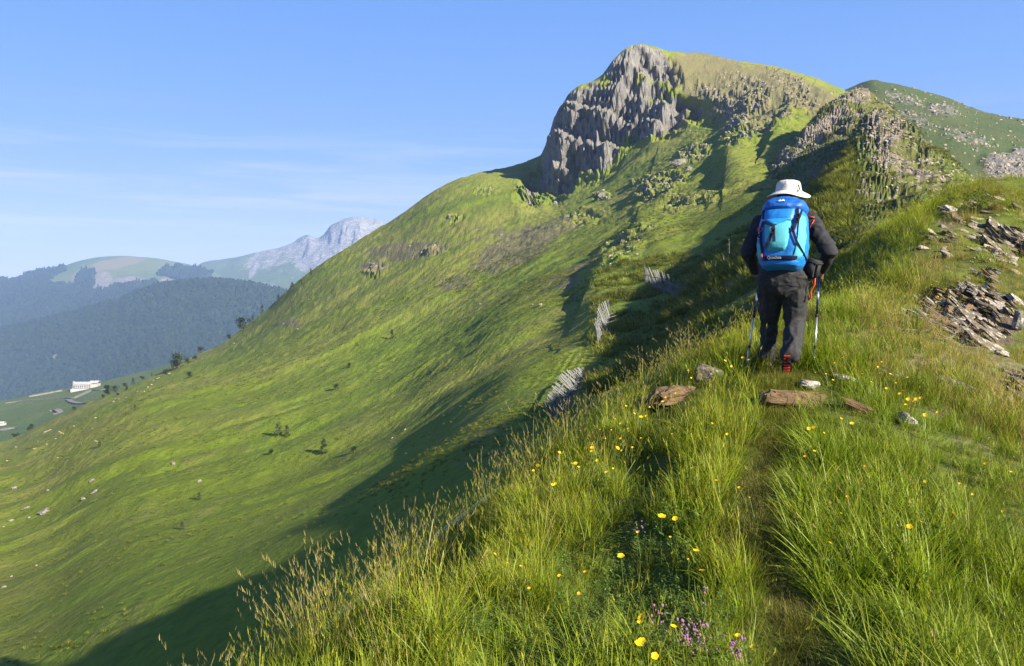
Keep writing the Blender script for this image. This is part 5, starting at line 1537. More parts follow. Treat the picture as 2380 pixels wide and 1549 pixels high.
M_COW = (lambda t: (t.principled(t.mix(t.rng(t.noise(t.pos(obj=True), 1.6, 3), .35, .65), (.26, .21, .14), (.38, .32, .23)), .9, .1), t.m)[1])(NT("cream_hide"))
def capsule_pts(a, b, ra, rb, n=12):
    pts = []
    for c, r in ((a, ra), (b, rb)):
        for i in range(n):
            z = 1 - 2 * (i + .5) / n; q = math.sqrt(1 - z * z); t = i * 2.39996
            pts.append(Vector(c) + Vector((q * math.cos(t), q * math.sin(t), z)) * r)
    return pts
def hull_into(bm, pts):
    vs = [bm.verts.new(p) for p in pts]
    r = bmesh.ops.convex_hull(bm, input=vs)
    dead = [v for v in vs if v.is_valid and not v.link_faces]
    if dead: bmesh.ops.delete(bm, geom=dead, context='VERTS')
bm = bmesh.new()
for a, b, ra, rb in (((-.7, 0, 1.05), (.55, 0, 1.08), .36, .33), ((.55, 0, 1.1), (1.05, 0, .75), .24, .15), ((1.02, 0, .72), (1.25, 0, .42), .15, .10),
                     ((-.95, 0, 1.2), (-1.08, 0, .55), .05, .04)):
    hull_into(bm, capsule_pts(a, b, ra, rb))
for x, bend in ((.5, .03), (.35, -.02), (-.7, -.08), (-.82, -.04)):
    s = .2 if x in (.5, -.7) else -.2
    hull_into(bm, capsule_pts((x, s, .85), (x + bend, s, .45), .15, .08, 8)); hull_into(bm, capsule_pts((x + bend, s, .45), (x, s, .04), .08, .06, 8))
_cow = bpy.data.meshes.new("cow"); bm.to_mesh(_cow); bm.free(); _cow.materials.append(M_COW)
ORD = "first second third fourth fifth sixth seventh eighth ninth tenth eleventh twelfth thirteenth fourteenth fifteenth sixteenth".split()
def ordinal(k, n):
    if k == 0: return "leftmost "
    if k == n - 1: return "rightmost "
    return ORD[k] + "-from-left "
_herds = [
 ("cream cow in the line of cattle below the tallest skyline tree", [(985, 972), (974, 970), (926, 996), (911, 1001), (896, 1015), (889, 1030), (868, 1049), (845, 1071), (809, 1081)]),
 ("cream cow straggling behind the line of cattle on the open pasture", [(740, 1108), (668, 1138), (702, 1124)]),
 ("cream cow in the loose herd grazing the lower left slope", [(558, 1226), (531, 1287), (668, 1273), (425, 1279), (296, 1300), (281, 1301), (261, 1311), (276, 1306), (345, 1319), (356, 1319), (371, 1316), (320, 1354), (275, 1381), (468, 1386), (213, 1368)]),
 ("cream cow grazing beside the small dark tree", [(560, 1374), (571, 1367)]),
 ("cream cow lowest down the slope at the left edge", [(205, 1406), (190, 1411), (86, 1399), (40, 1481), (340, 1469)])]
_R = random.Random(9)
for lab, L in _herds:
    for x, y in L:
        dx, dy = z4(x, y); P = on_sheet("mountain_slope", dx, dy)
        o = mesh_obj("cow", _cow, None, P - Vector((0, 0, .05)), (0, 0, _R.choice((0, 2.6, 3.3, .5, -.4)) + _R.gauss(0, .3)))
        k = 4.6 * KD / F_PIX * P.y / 2.2; o.scale = (k, k, k)
        L2 = sorted(L); k2 = L2.index((x, y)); o["n"] = k2
        tag(o, ordinal(k2, len(L)) + lab, "cow", "cream cattle grazing on the slope"); del o["n"]

# stones lying on the slope: (dx, dy, length px, aspect, tilt, label)
_stones = [
 (101, 1192, 34, .45, -18, "largest grey boulder on the lower left slope, its right end dark"), (65, 1203, 9, .8, 0, "small pale stone just left of the largest boulder"),
 (25, 1209, 16, .5, -12, "pale flat stone near the left edge beside the largest boulder"), (6, 1220, 8, .6, 0, "pale pebble at the left edge below the flat stone"),
 (191, 1159, 12, .8, 0, "square pale stone above the largest boulder"), (218, 1143, 22, .35, -38, "long thin stone tilted above the square stone"),
 (217, 1118, 18, .45, -30, "slanting white stone highest of the three near the gully"), (403, 1077, 11, 1.0, 0, "upright white stone alone in the middle of the lower slope"),
 (462, 1117, 18, .45, -30, "grey wedge stone right of the upright white stone"), (32, 1134, 18, .45, -10, "tawny flat rock at the left edge under the herd"),
 (60, 1182, 26, .2, -12, "row of flat pale slabs at the left edge"), (8, 1365, 16, .4, -12, "white slab cut by the left edge near the shadow"),
 (25, 1338, 9, .7, 0, "small white stone above the slab at the left edge"), (86, 1312, 8, .7, 0, "round white stone by the bare earth scar"),
 (1255, 708, 12, .8, 0, "bright white boulder on the green slope left of the fences"), (1238, 706, 6, .8, 0, "small stone just left of the bright white boulder"),
 (1392, 453, 16, 1.1, 20, "tan boulder alone on the slope under the cliff"), (1575, 382, 40, .6, -20, "pale jagged rock on top of the middle crag"),
 (1600, 395, 22, .8, 0, "square rock beside the pale jagged rock"), (1288, 468, 14, .8, 0, "grey stone below the foot of the cliff"),
 (1300, 520, 7, .6, 0, "pale pebble on the slope under the grey stone"), (1165, 545, 12, .5, -20, "white stone in the upper part of the long slope"),
 (912, 1015, 7, .5, -20, "left stone of the pale pair beside the grassy gully"), (940, 1000, 8, .5, -20, "right stone of the pale pair beside the grassy gully"),
]
for i, (dx, dy, L, asp, tilt, lab) in enumerate(_stones):
    P = on_sheet("mountain_slope", dx, dy); m = L * KD / F_PIX * P.y
    o = mesh_obj("boulder", rock_mesh("boulder", (m, m * .7, m * asp), 300 + i, R_STONE, 4, .08, 22), None, P + Vector((0, 0, m * asp * .22)), (0, math.radians(tilt), .2))
    tag(o, lab, "boulder", "stones lying on the grass slope")

# ================================================================== THE WALKER
def fabric(name, a, b, rough=.85, scale=30, bump=.004, spec=.25):
    t = NT(name)
    n = t.noise(t.pos(obj=True), scale, 4, .6); n2 = t.noise(t.pos(obj=True), 240, 2, .5)
    t.principled(t.mix(t.rng(n, .3, .7), a, b), rough, spec, t.bump(t.math('ADD', n, t.math('MULTIPLY', n2, .25)), bump, .8))
    return t.m
C_JACKET = fabric("charcoal_fleece", (.014, .014, .018), (.022, .022, .027))
C_TROUS = fabric("dark_grey_trousers", (.014, .014, .015), (.024, .024, .025), .8)
C_HAT = fabric("off_white_cotton", (.40, .385, .35), (.50, .485, .45), .9, 40)
C_SKIN = fabric("skin", (.30, .16, .10), (.36, .20, .13), .55, 14)
C_HAIR = fabric("dark_hair", (.02, .016, .012), (.035, .028, .02), .6, 90)
C_BLUE = fabric("blue_nylon", (.006, .115, .36), (.009, .15, .43), .5, 24, .006, .4)
C_ROYAL = fabric("royal_blue_nylon", (.004, .06, .26), (.006, .085, .33), .5, 24, .006, .4)
C_TURQ = fabric("turquoise_mesh", (.045, .27, .33), (.07, .33, .39), .75, 60, .003)
C_CYAN = fabric("bright_cyan_nylon", (.012, .20, .46), (.02, .25, .52), .5, 24, .004, .4)
C_NAVY = fabric("navy_webbing", (.006, .010, .034), (.010, .015, .045), .7, 60, .002)
C_RED = fabric("red_cord", (.42, .03, .02), (.50, .05, .03), .6, 60, .001)
C_BOOT = fabric("brown_boot_leather", (.10, .082, .06), (.16, .135, .10), .8, 40)
C_SOLE = fabric("black_rubber", (.012, .012, .012), (.02, .02, .02), .8, 60)
C_WHITE = fabric("white_print", (.72, .72, .72), (.76, .76, .76), .6, 60, .0005)
C_BLACK = fabric("black_cordura", (.010, .010, .012), (.018, .018, .020), .75, 50, .003)
def metal(name, c, r=.35):
    t = NT(name); t.principled(c, r, .5, None, Metallic=.85); return t.m
C_ALU = metal("brushed_aluminium", (.55, .55, .56))
C_POLEB = metal("navy_lacquered_tube", (.02, .025, .12), .3)

def blob_mesh(name, caps, voxel, mat, smooth=4, fold=0.0, fscale=(9, 9, 4), seed=0, sel=None):
    """one continuous surface grown round tapered capsules"""
    bm = bmesh.new()
    for c in caps:
        a, b, ra, rb = c[:4]; sq = c[4] if len(c) > 4 else None
        pts = capsule_pts(a, b, ra, rb, 40)
        if sq is not None:
            m = (Vector(a) + Vector(b)) / 2
            pts = [Vector((m.x + (p.x - m.x) * sq[0], m.y + (p.y - m.y) * sq[1], m.z + (p.z - m.z) * sq[2])) for p in pts]
        hull_into(bm, pts)
    me = bpy.data.meshes.new(name); bm.to_mesh(me); bm.free()
    o = bpy.data.objects.new(name, me); COL.objects.link(o)
    r = o.modifiers.new("r", 'REMESH'); r.mode = 'VOXEL'; r.voxel_size = voxel
    s = o.modifiers.new("s", 'SMOOTH'); s.factor = .5; s.iterations = smooth
    dg = bpy.context.evaluated_depsgraph_get(); dg.update()
    out = bpy.data.meshes.new_from_object(o.evaluated_get(dg)); out.name = name
    bpy.data.objects.remove(o); bpy.data.meshes.remove(me)
    if fold:
        n = len(out.vertices); V = np.empty(n * 3, np.float32); N = np.empty(n * 3, np.float32)
        out.vertices.foreach_get("co", V); out.vertices.foreach_get("normal", N)
        V = V.reshape(-1, 3); N = N.reshape(-1, 3)
        q = V * np.array(fscale); q = q + .5 * fbm(V * 5, 2, seed)[:, None]
        d = ridged(q, 3, seed) - .5
        V = V + N * (d * fold)[:, None]
        out.vertices.foreach_set("co", V.astype(np.float32).ravel())
    out.materials.clear(); out.materials.append(mat)
    out.polygons.foreach_set("use_smooth", np.ones(len(out.polygons), bool)); out.update()
    return out

WP = ray_ridge(1812, 872) + Vector((0, 0, .02))
_S = WP.y / 7.5
WROT = -math.atan2(WP.x, WP.y)
walker = empty("person", WP, (0, 0, WROT))
walker.scale = (_S, _S, _S)
tag(walker, "person in white sun hat and dark clothes walking away up the ridge with two poles", "person")

def hand(wrist, grip, s):
    """palm with four curled fingers and a thumb closing on the pole handle; s = -1 left, 1 right"""
    w, g = Vector(wrist), Vector(grip)
    d = (g - w).normalized()
    c = [(w, w + d * .075, .026, .036, (.8, 1, 1))]
    k = w + d * .085
    for i, L in enumerate((.95, 1.05, 1.0, .82)):                # fingers wrap round the grip
        z = .030 - .021 * i
        p0 = k + Vector((s * .022, .0, z)); p1 = p0 + Vector((s * .004, .032 * L, -.004)); p2 = p1 + Vector((-s * .024 * L, .018, -.004)); p3 = p2 + Vector((-s * .018 * L, -.016, -.002))
        for a, b, r0, r1 in ((k + Vector((s * .012, -.02, z)), p0, .0105, .0100), (p0, p1, .0098, .0092), (p1, p2, .0092, .0085), (p2, p3, .0085, .0072)): c.append((a, b, r0, r1))
    t0 = w + d * .035 + Vector((-s * .02, .005, .02)); t1 = t0 + Vector((-s * .012, .032, .018)); t2 = t1 + Vector((s * .004, .026, .004))
    c += [(t0, t1, .0125, .0110), (t1, t2, .0105, .0085)]
    return c
LH, RH = ((-.245, .33, .965), (-.205, .40, .935)), ((.385, .30, .975), (.360, .37, .940))
BODY = [((0, -.02, 1.0), (.02, .22, 1.40), .155, .17, (1.15, .85, 1)), ((.02, .21, 1.42), (.03, .22, 1.60), .075, .06),
        ((-.17, .20, 1.45), (.21, .20, 1.45), .07, .07), ((.035, .24, 1.70), (.035, .27, 1.70), .088, .080, (.9, 1, 1.25)), ((.035, .34, 1.64), (.035, .355, 1.625), .045, .04),
        ((.035, .355, 1.70), (.035, .378, 1.68), .012, .017), ((-.05, .26, 1.695), (-.052, .255, 1.67), .014, .011), ((.12, .26, 1.695), (.122, .255, 1.67), .014, .011),
        ((-.21, .19, 1.44), (-.30, .12, 1.17), .055, .042), ((-.30, .12, 1.17), LH[0], .042, .028), ((.25, .19, 1.44), (.42, .08, 1.16), .055, .042), ((.42, .08, 1.16), RH[0], .042, .028),
        ((-.09, -.02, .93), (-.105, .20, .50), .095, .062), ((-.105, .20, .50), (-.112, .25, .09), .055, .036), ((.115, -.02, .93), (.135, .08, .50), .095, .062), ((.135, .08, .50), (.085, -.20, .19), .055, .036),
        ((-.11, .23, .06), (-.115, .38, .04), .04, .034), ((.085, -.21, .17), (.065, -.12, .05), .04, .034)]
BODY += hand(LH[0], LH[1], -1) + hand(RH[0], RH[1], 1)
bm_me = blob_mesh("body", BODY, .0075, C_SKIN, 2)
mesh_obj("body", bm_me, walker)
# eyes, mouth, hair
for sx in (-1, 1):
    bm = bmesh.new(); bmesh.ops.create_uvsphere(bm, u_segments=10, v_segments=8, radius=.012, matrix=Matrix.Translation((.035 + sx * .032, .347, 1.715)))
    bm_obj("eye", bm, C_WHITE, walker, True)
bm = bmesh.new(); hull_into(bm, capsule_pts((.015, .387, 1.632), (.055, .387, 1.632), .006, .006, 10)); bm_obj("mouth", bm, C_RED, walker, True)
mesh_obj("hair", blob_mesh("hair", [((.035, .23, 1.73), (.035, .25, 1.74), .096, .09, (.95, 1, 1.05)), ((.035, .20, 1.64), (.035, .21, 1.70), .07, .085)], .012, C_HAIR, 2), walker)
JACK = [((.02, -.05, .93), (.02, -.01, 1.02), .19, .195, (1.22, .80, 1)), ((.02, .0, 1.05), (.02, .17, 1.38), .195, .195, (1.16, .82, 1)), ((-.17, .19, 1.45), (.215, .19, 1.45), .088, .088), ((.02, .21, 1.46), (.03, .22, 1.55), .085, .07),
        ((-.20, .19, 1.44), (-.305, .11, 1.17), .088, .074), ((-.305, .11, 1.17), (-.25, .31, .985), .072, .046), ((.25, .19, 1.45), (.425, .07, 1.16), .092, .078), ((.425, .07, 1.16), (.388, .275, .99), .074, .046)]
mesh_obj("jacket", blob_mesh("jacket", JACK, .011, C_JACKET, 4, .026, (5, 5, 9), 5), walker)
TRO = [((-.085, -.03, .90), (.12, -.03, .90), .145, .150, (1, .95, 1)), ((.015, -.05, 1.0), (.015, -.05, .90), .185, .19, (1.08, .78, 1)),
       ((-.10, -.02, .87), (-.105, .20, .50), .126, .096), ((-.105, .20, .50), (-.115, .25, .17), .092, .080), ((-.115, .25, .17), (-.115, .25, .12), .086, .088),
       ((.125, -.02, .87), (.135, .07, .50), .128, .104), ((.135, .07, .50), (.105, -.17, .24), .100, .092), ((.105, -.17, .24), (.10, -.20, .20), .096, .100)]
mesh_obj("trousers", blob_mesh("trousers", TRO, .011, C_TROUS, 4, .032, (4.5, 4.5, 6), 9), walker)
# red piping on the shoulder, red pocket tab
for pts in ([(.235, .105, 1.49), (.262, .10, 1.485), (.292, .10, 1.478)], [(.290, .098, 1.455), (.268, .088, 1.42), (.248, .078, 1.375)]):
    bm = bmesh.new(); tube_bm(bm, pts, .005, 6); bm_obj("piping", bm, C_RED, walker, True)
def boot(name, heel, toe, up, mat):
    """boot from heel to toe; up = sole normal away from the foot"""
    h, t = Vector(heel), Vector(toe); d = (t - h); L = d.length; d.normalize(); n = Vector(up).normalized(); s = d.cross(n).normalized()
    me = blob_mesh(name, [(h + d * .03 - n * .045, h + d * .04 - n * .13, .050, .052), (h + d * .03 - n * .04, t - d * .05 - n * .035, .046, .046), (t - d * .09 - n * .035, t - d * .035 - n * .03, .048, .038)], .010, mat, 3, .004, (30, 30, 30), 3)
    b = mesh_obj(name, me, walker)
    def sole_bm(lo, hi, prof):
        bm = bmesh.new(); rows = []
        for f, w in prof:
            c = h + d * (L * f)
            rows.append([bm.verts.new(c + s * (w * q) + n * z) for z in (lo, hi) for q in (-1, 1)])
        for a, c in zip(rows[:-1], rows[1:]):
            for q in ((0, 1), (1, 3), (3, 2), (2, 0)): bm.faces.new((a[q[0]], a[q[1]], c[q[1]], c[q[0]]))
        bm.faces.new([rows[0][i] for i in (0, 1, 3, 2)]); bm.faces.new([rows[-1][i] for i in (2, 3, 1, 0)])
        return bm
    bm_obj("sole", sole_bm(-.012, .012, [(-.06, .030), (0, .042), (.25, .036), (.55, .046), (.8, .044), (1.0, .024)]), C_SOLE, b)
    for f0 in (.02, .14, .30, .46, .60, .74, .88):
        bm_obj("tread", sole_bm(.012, .019, [(f0 - .035, .030), (f0 + .04, .030)]), C_RED, b)
boot("boot", (.065, -.275, .195), (.06, -.14, .0), (.0, -.80, -.55), C_BOOT)
boot("boot", (-.112, .18, .015), (-.118, .45, .02), (0, .0, -1), C_BOOT)
# hat: crown, brim with a wave, band, cord
def lathe_wave(prof, seg, cx, cy, sx, sy, wave):
    bm = bmesh.new(); rows = []
    for r, z, w in prof:
        rows.append([bm.verts.new((cx + math.cos(2 * math.pi * k / seg) * r * sx, cy + math.sin(2 * math.pi * k / seg) * r * sy, z + w * wave(2 * math.pi * k / seg))) for k in range(seg)])
    for a, b in zip(rows[:-1], rows[1:]):
        for k in range(seg): bm.faces.new((a[k], a[(k + 1) % seg], b[(k + 1) % seg], b[k]))
    bm.faces.new(rows[-1])
    return bm
_hx, _hy = .055, .235
hb = lathe_wave([(.203, 1.700, 1.2), (.206, 1.706, 1.2), (.155, 1.734, .8), (.122, 1.750, .2), (.118, 1.762, 0), (.117, 1.796, 0), (.112, 1.826, 0), (.096, 1.846, 0), (.064, 1.857, .3), (.02, 1.860, .3)], 40, _hx, _hy, 1, 1.08,
                lambda t: .016 * math.sin(2 * t + .5) + .008 * math.sin(3 * t) - .012 * abs(math.cos(t)))
for v in hb.verts:
    if v.co.z > 1.80: v.co += Vector((random.gauss(0, .003), random.gauss(0, .003), random.gauss(0, .004)))
hat = bm_obj("hat", hb, C_HAT, walker, True)
hat.modifiers.new("sub", 'SUBSURF').render_levels = 1
so = hat.modifiers.new("sol", 'SOLIDIFY'); so.thickness = .006
bm = lathe_wave([(.1205, 1.742, 0), (.1215, 1.750, 0), (.1205, 1.766, 0), (.1185, 1.772, 0)], 40, _hx, _hy, 1, 1.130, lambda t: 0); bm.faces.ensure_lookup_table()
bmesh.ops.delete(bm, geom=[bm.faces[-1]], context='FACES_ONLY'); bm_obj("hat_band", bm, C_HAT, hat, True)
bm = bmesh.new(); tube_bm(bm, [(_hx + .085, _hy - .10, 1.800), (_hx + .10, _hy - .115, 1.755), (_hx + .085, _hy - .13, 1.730)], .006, 6); bm_obj("toggle", bm, C_BLACK, hat, True)
for dx_, dz_ in ((-.05, 1.80), (.045, 1.80)):
    bm = bmesh.new(); bmesh.ops.create_uvsphere(bm, u_segments=8, v_segments=6, radius=.004, matrix=Matrix.Translation((_hx + dx_, _hy - .118, dz_))); bm_obj("eyelet", bm, C_BLACK, hat, True)

# ------------------------------------------------------------------ backpack
pack = empty("backpack", WP + Matrix.Rotation(WROT, 3, 'Z') @ Vector((.012, -.10, .960)) * _S, (math.radians(-9), 0, WROT + math.radians(-9)))
pack.scale = (_S, _S, _S)
tag(pack, "blue and turquoise hiking backpack worn by the person on the ridge", "backpack")
_pk = np.array([(0.0, .135, .12), (.03, .178, .18), (.10, .212, .225), (.22, .228, .25), (.36, .224, .246), (.48, .206, .226), (.555, .192, .205), (.60, .17, .17)])
def p_hw(z): return float(np.interp(z, _pk[:, 0], _pk[:, 1]))
def p_dp(z): return float(np.interp(z, _pk[:, 0], _pk[:, 2]))
def p_y(x, z):
    q = min(abs(x) / p_hw(z), .999)
    return -p_dp(z) * (1 - q ** 3.2) ** (1 / 3.2)
def shell(rows, seg, power=3.2):
    bm = bmesh.new(); R = []
    for z, hw, dp, xo, yo in rows:
        r = []
        for k in range(seg):
            t = 2 * math.pi * k / seg; c, s = math.cos(t), math.sin(t)
            x = math.copysign(abs(c) ** (2 / power), c) * hw; y = math.copysign(abs(s) ** (2 / power), s)
            y = y * dp if y < 0 else y * .05
            r.append(bm.verts.new((x + xo, y + yo, z)))
        R.append(r)
    for a, b in zip(R[:-1], R[1:]):
        for k in range(seg): bm.faces.new((a[k], a[(k + 1) % seg], b[(k + 1) % seg], b[k]))
    bm.faces.new(R[0][::-1]); bm.faces.new(R[-1])
    return bm
def puff(bm, amp, sc, seed):
    V = np.array([v.co[:] for v in bm.verts]); bm.normal_update(); N = np.array([v.normal[:] for v in bm.verts])
    d = fbm(V * np.array(sc), 3, seed)
    for v, c in zip(bm.verts, V + N * (amp * d)[:, None]): v.co = c
bm = shell([(z, p_hw(z), p_dp(z), 0, 0) for z in np.linspace(0, .60, 40)], 72); puff(bm, .010, (9, 9, 16), 3); bm_obj("main_body", bm, C_BLUE, pack, True)
_lid = [(.535, .190, .215), (.548, .203, .240), (.575, .206, .252), (.605, .198, .242), (.635, .180, .210), (.665, .152, .165), (.688, .112, .105), (.698, .05, .05)]
bm = shell([(z, np.interp(z, [a[0] for a in _lid], [a[1] for a in _lid]), np.interp(z, [a[0] for a in _lid], [a[2] for a in _lid]), .005, .01) for z in np.linspace(.535, .698, 22)], 64, 2.8)
puff(bm, .022, (9, 9, 22), 7); lid = bm_obj("lid", bm, C_ROYAL, pack, True)
def l_y(x, z):
    hw = np.interp(z, [a[0] for a in _lid], [a[1] for a in _lid]); dp = np.interp(z, [a[0] for a in _lid], [a[2] for a in _lid])
    return .01 - dp * (1 - min(abs(x - .005) / hw, .999) ** 2.8) ** (1 / 2.8)
def patch(name, rows, mat, off=.010, bulge=.0, nx=16, surf=p_y, parent=pack, wr=.003, seed=1):
    """sewn-on panel: rows of (z, xleft, xright) laid proud of the pack's back, edges tucked in"""
    rows = sorted(rows); zs = np.linspace(rows[0][0], rows[-1][0], 18)
    xl = np.interp(zs, [r[0] for r in rows], [r[1] for r in rows]); xr = np.interp(zs, [r[0] for r in rows], [r[2] for r in rows])
    bm = bmesh.new(); G = []
    for j, z in enumerate(zs):
        g = []
        for i in range(nx + 1):
            f = i / nx; x = xl[j] + (xr[j] - xl[j]) * f
            e = i in (0, nx) or j in (0, len(zs) - 1)
            h = -.012 if e else off + bulge * (4 * f * (1 - f)) ** .6 * (4 * (j / 17) * (1 - j / 17)) ** .6
            if not e: h += wr * fbm(np.array([[x * 22, z * 26, seed]]), 2, seed)[0]
            g.append(bm.verts.new((x, surf(x, z) - h, z)))
        G.append(g)
    for a, b in zip(G[:-1], G[1:]):
        for i in range(nx): bm.faces.new((a[i], a[i + 1], b[i + 1], b[i]))
    return bm_obj(name, bm, mat, parent, True)
def strap(name, pts, w, mat, off=.018, surf=p_y, parent=pack, th=.004):
    bm = bmesh.new(); q = []
    for (x0, z0), (x1, z1) in zip(pts[:-1], pts[1:]):
        for k in range(8): q.append((x0 + (x1 - x0) * k / 8, z0 + (z1 - z0) * k / 8))
    q.append(pts[-1]); R = []
    for i, (x, z) in enumerate(q):
        a, b = q[max(i - 1, 0)], q[min(i + 1, len(q) - 1)]
        dx_, dz_ = b[0] - a[0], b[1] - a[1]; L = math.hypot(dx_, dz_); nx_, nz_ = -dz_ / L * w / 2, dx_ / L * w / 2
        y = surf(x, z)
        R.append([bm.verts.new((x + s * nx_, y - off - t, z + s * nz_)) for s in (-1, 1) for t in (0, th)])
    for a, b in zip(R[:-1], R[1:]):
        for k in ((0, 1), (1, 3), (3, 2), (2, 0)): bm.faces.new((a[k[0]], a[k[1]], b[k[1]], b[k[0]]))
    bm.faces.new([R[0][i] for i in (0, 1, 3, 2)]); bm.faces.new([R[-1][i] for i in (2, 3, 1, 0)])
    return bm_obj(name, bm, mat, parent)
patch("upper_panel", [(.425, -.165, .115), (.50, -.165, .125), (.555, -.155, .125)], C_BLUE, .010, .016, seed=3)
patch("front_pocket", [(.150, -.105, .050), (.20, -.125, .075), (.30, -.140, .092), (.44, -.145, .100)], C_TURQ, .014, .030, seed=5)
patch("pocket_flap", [(.385, -.055, -.025), (.415, -.10, .04), (.447, -.150, .102)], C_CYAN, .044, .006, seed=6)
patch("side_panel", [(.075, .100, .150), (.13, .13, .205), (.28, .150, .220), (.40, .155, .212), (.50, .165, .198)], C_TURQ, .010, .008, seed=7)
patch("side_panel", [(.090, -.200, -.150), (.16, -.215, -.140), (.245, -.220, -.180)], C_TURQ, .010, .012, seed=8)
patch("bottom_cover", [(.005, -.15, .15), (.03, -.18, .18), (.07, -.20, .19)], C_BLUE, .008, .012, seed=9)
band = patch("label_band", [(.070, -.150, .140), (.085, -.158, .160), (.108, -.160, .175)], C_NAVY, .022, .002, seed=10, wr=.0005)
strap("strap", [(-.05, .385), (-.05, .345), (-.038, .225)], .028, C_NAVY, .052)
strap("strap", [(-.055, .315), (-.085, .25), (-.115, .17)], .026, C_NAVY, .046)
strap("strap", [(.115, .335), (.145, .24), (.200, .135), (.215, .09)], .024, C_NAVY, .020)
strap("strap", [(-.150, .435), (-.175, .36), (-.165, .24), (-.150, .14)], .022, C_NAVY, .018)
strap("strap", [(-.148, .415), (-.09, .392), (-.05, .372)], .022, C_NAVY, .050)
strap("strap", [(.140, .555), (.150, .46), (.138, .40), (.118, .33)], .024, C_NAVY, .022)
strap("strap", [(-.165, .56), (-.160, .46)], .018, C_NAVY, .016)
strap("strap", [(.175, .545), (.165, .47), (.150, .42)], .016, C_NAVY, .018)
def buckle(x, z, w, h, off=.058, surf=p_y):
    bm = bmesh.new(); y = surf(x, z) - off
    for a, b, c, d in ((-w, w, h * .55, h), (-w, w, -h, -h * .55), (-w, -w * .6, -h, h), (w * .6, w, -h, h)):
        box_bm(bm, x + a, x + b, y - .007, y + .007, z + c, z + d)
    bm_obj("buckle", bm, C_BLACK, pack)
buckle(-.05, .325, .018, .026); buckle(.145, .435, .016, .028, .03); buckle(.152, .475, .014, .02, .03); buckle(.112, .345, .014, .024, .03); buckle(-.178, .30, .014, .02, .024)
# red pulls
bm = bmesh.new()
for k in range(14):
    a, b = 2 * math.pi * k / 14, 2 * math.pi * (k + 1) / 14
    tube_bm(bm, [(-.183 + .022 * math.cos(a), p_y(-.183, .36) - .03, .362 + .022 * math.sin(a)), (-.183 + .022 * math.cos(b), p_y(-.183, .36) - .03, .362 + .022 * math.sin(b))], .005, 5)
bm_obj("pull_loop", bm, C_RED, pack, True)
bm = bmesh.new(); tube_bm(bm, [(-.150, p_y(-.15, .1) - .028, .130), (-.156, p_y(-.15, .1) - .034, .112), (-.148, p_y(-.15, .1) - .032, .095)], [.004, .008, .006], 6); bm_obj("zip_pull", bm, C_RED, pack, True)
for z, x in ((.27, -.205), (.245, -.19), (.30, -.20)):
    bm = bmesh.new(); tube_bm(bm, [(x, p_y(x, z) - .02, z), (x + .03, p_y(x + .03, z) - .03, z - .012)], .005, 5); bm_obj("cord", bm, C_NAVY, pack, True)
# lettering on the band and the mountain mark on the lid
fc = bpy.data.curves.new("lettering", 'FONT'); fc.body = "Quechua"; fc.size = .034; fc.extrude = .0008; fc.align_x = 'CENTER'; fc.offset = .0008
_fo = bpy.data.objects.new("lettering", fc); COL.objects.link(_fo)
_dg = bpy.context.evaluated_depsgraph_get(); _dg.update()
_tm = bpy.data.meshes.new_from_object(_fo.evaluated_get(_dg)); bpy.data.objects.remove(_fo)
for v in _tm.vertices:
    x, z = -.040 + v.co.x, .079 + v.co.y
    v.co = (x, p_y(x, z) - .0275 - v.co.z, z)
_tm.materials.clear(); _tm.materials.append(C_WHITE)
mesh_obj("lettering", _tm, band)
bm = bmesh.new()
for poly in ([(-.028, 0), (-.012, .022), (-.004, .011), (.002, .013), (-.006, 0)], [(.0, 0), (.012, .028), (.032, 0), (.020, 0), (.016, .008), (.010, 0)]):
    fr = [bm.verts.new((x + .0, l_y(x, .618 + z) - .016, .618 + z)) for x, z in poly]; bk = [bm.verts.new((x, l_y(x, .618 + z) - .004, .618 + z)) for x, z in poly]
    bm.faces.new(fr)
    for i in range(len(fr)): bm.faces.new((fr[i], fr[(i + 1) % len(fr)], bk[(i + 1) % len(bk)], bk[i]))
bm_obj("mountain_mark", bm, C_WHITE, lid)
# hip bag on the right
hip = empty("hip_bag", WP + Matrix.Rotation(WROT, 3, 'Z') @ Vector((.275, -.10, .985)) * _S, (math.radians(4), math.radians(18), WROT - .5)); hip.scale = (_S,) * 3
tag(hip, "small black padded bag strapped at the person's right hip under the backpack", "hip bag")
bm = bmesh.new(); box_bm(bm, -.06, .06, -.05, .05, -.085, .075); bmesh.ops.bevel(bm, geom=bm.edges[:], offset=.02, segments=3, affect='EDGES'); bm_obj("bag_body", bm, C_BLACK, hip, True)
bm = bmesh.new(); box_bm(bm, -.066, .066, -.056, .056, .045, .088); bmesh.ops.bevel(bm, geom=bm.edges[:], offset=.015, segments=3, affect='EDGES'); bm_obj("flap", bm, C_BLACK, hip, True)
bm = bmesh.new(); tube_bm(bm, [(.045, .0, -.06), (.06, .0, -.13), (.045, 0, -.19), (.062, 0, -.25), (.045, 0, -.285), (.03, 0, -.25)], [.006, .009, .006, .010, .011, .005], 6); bm_obj("red_strap", bm, C_RED, hip, True)

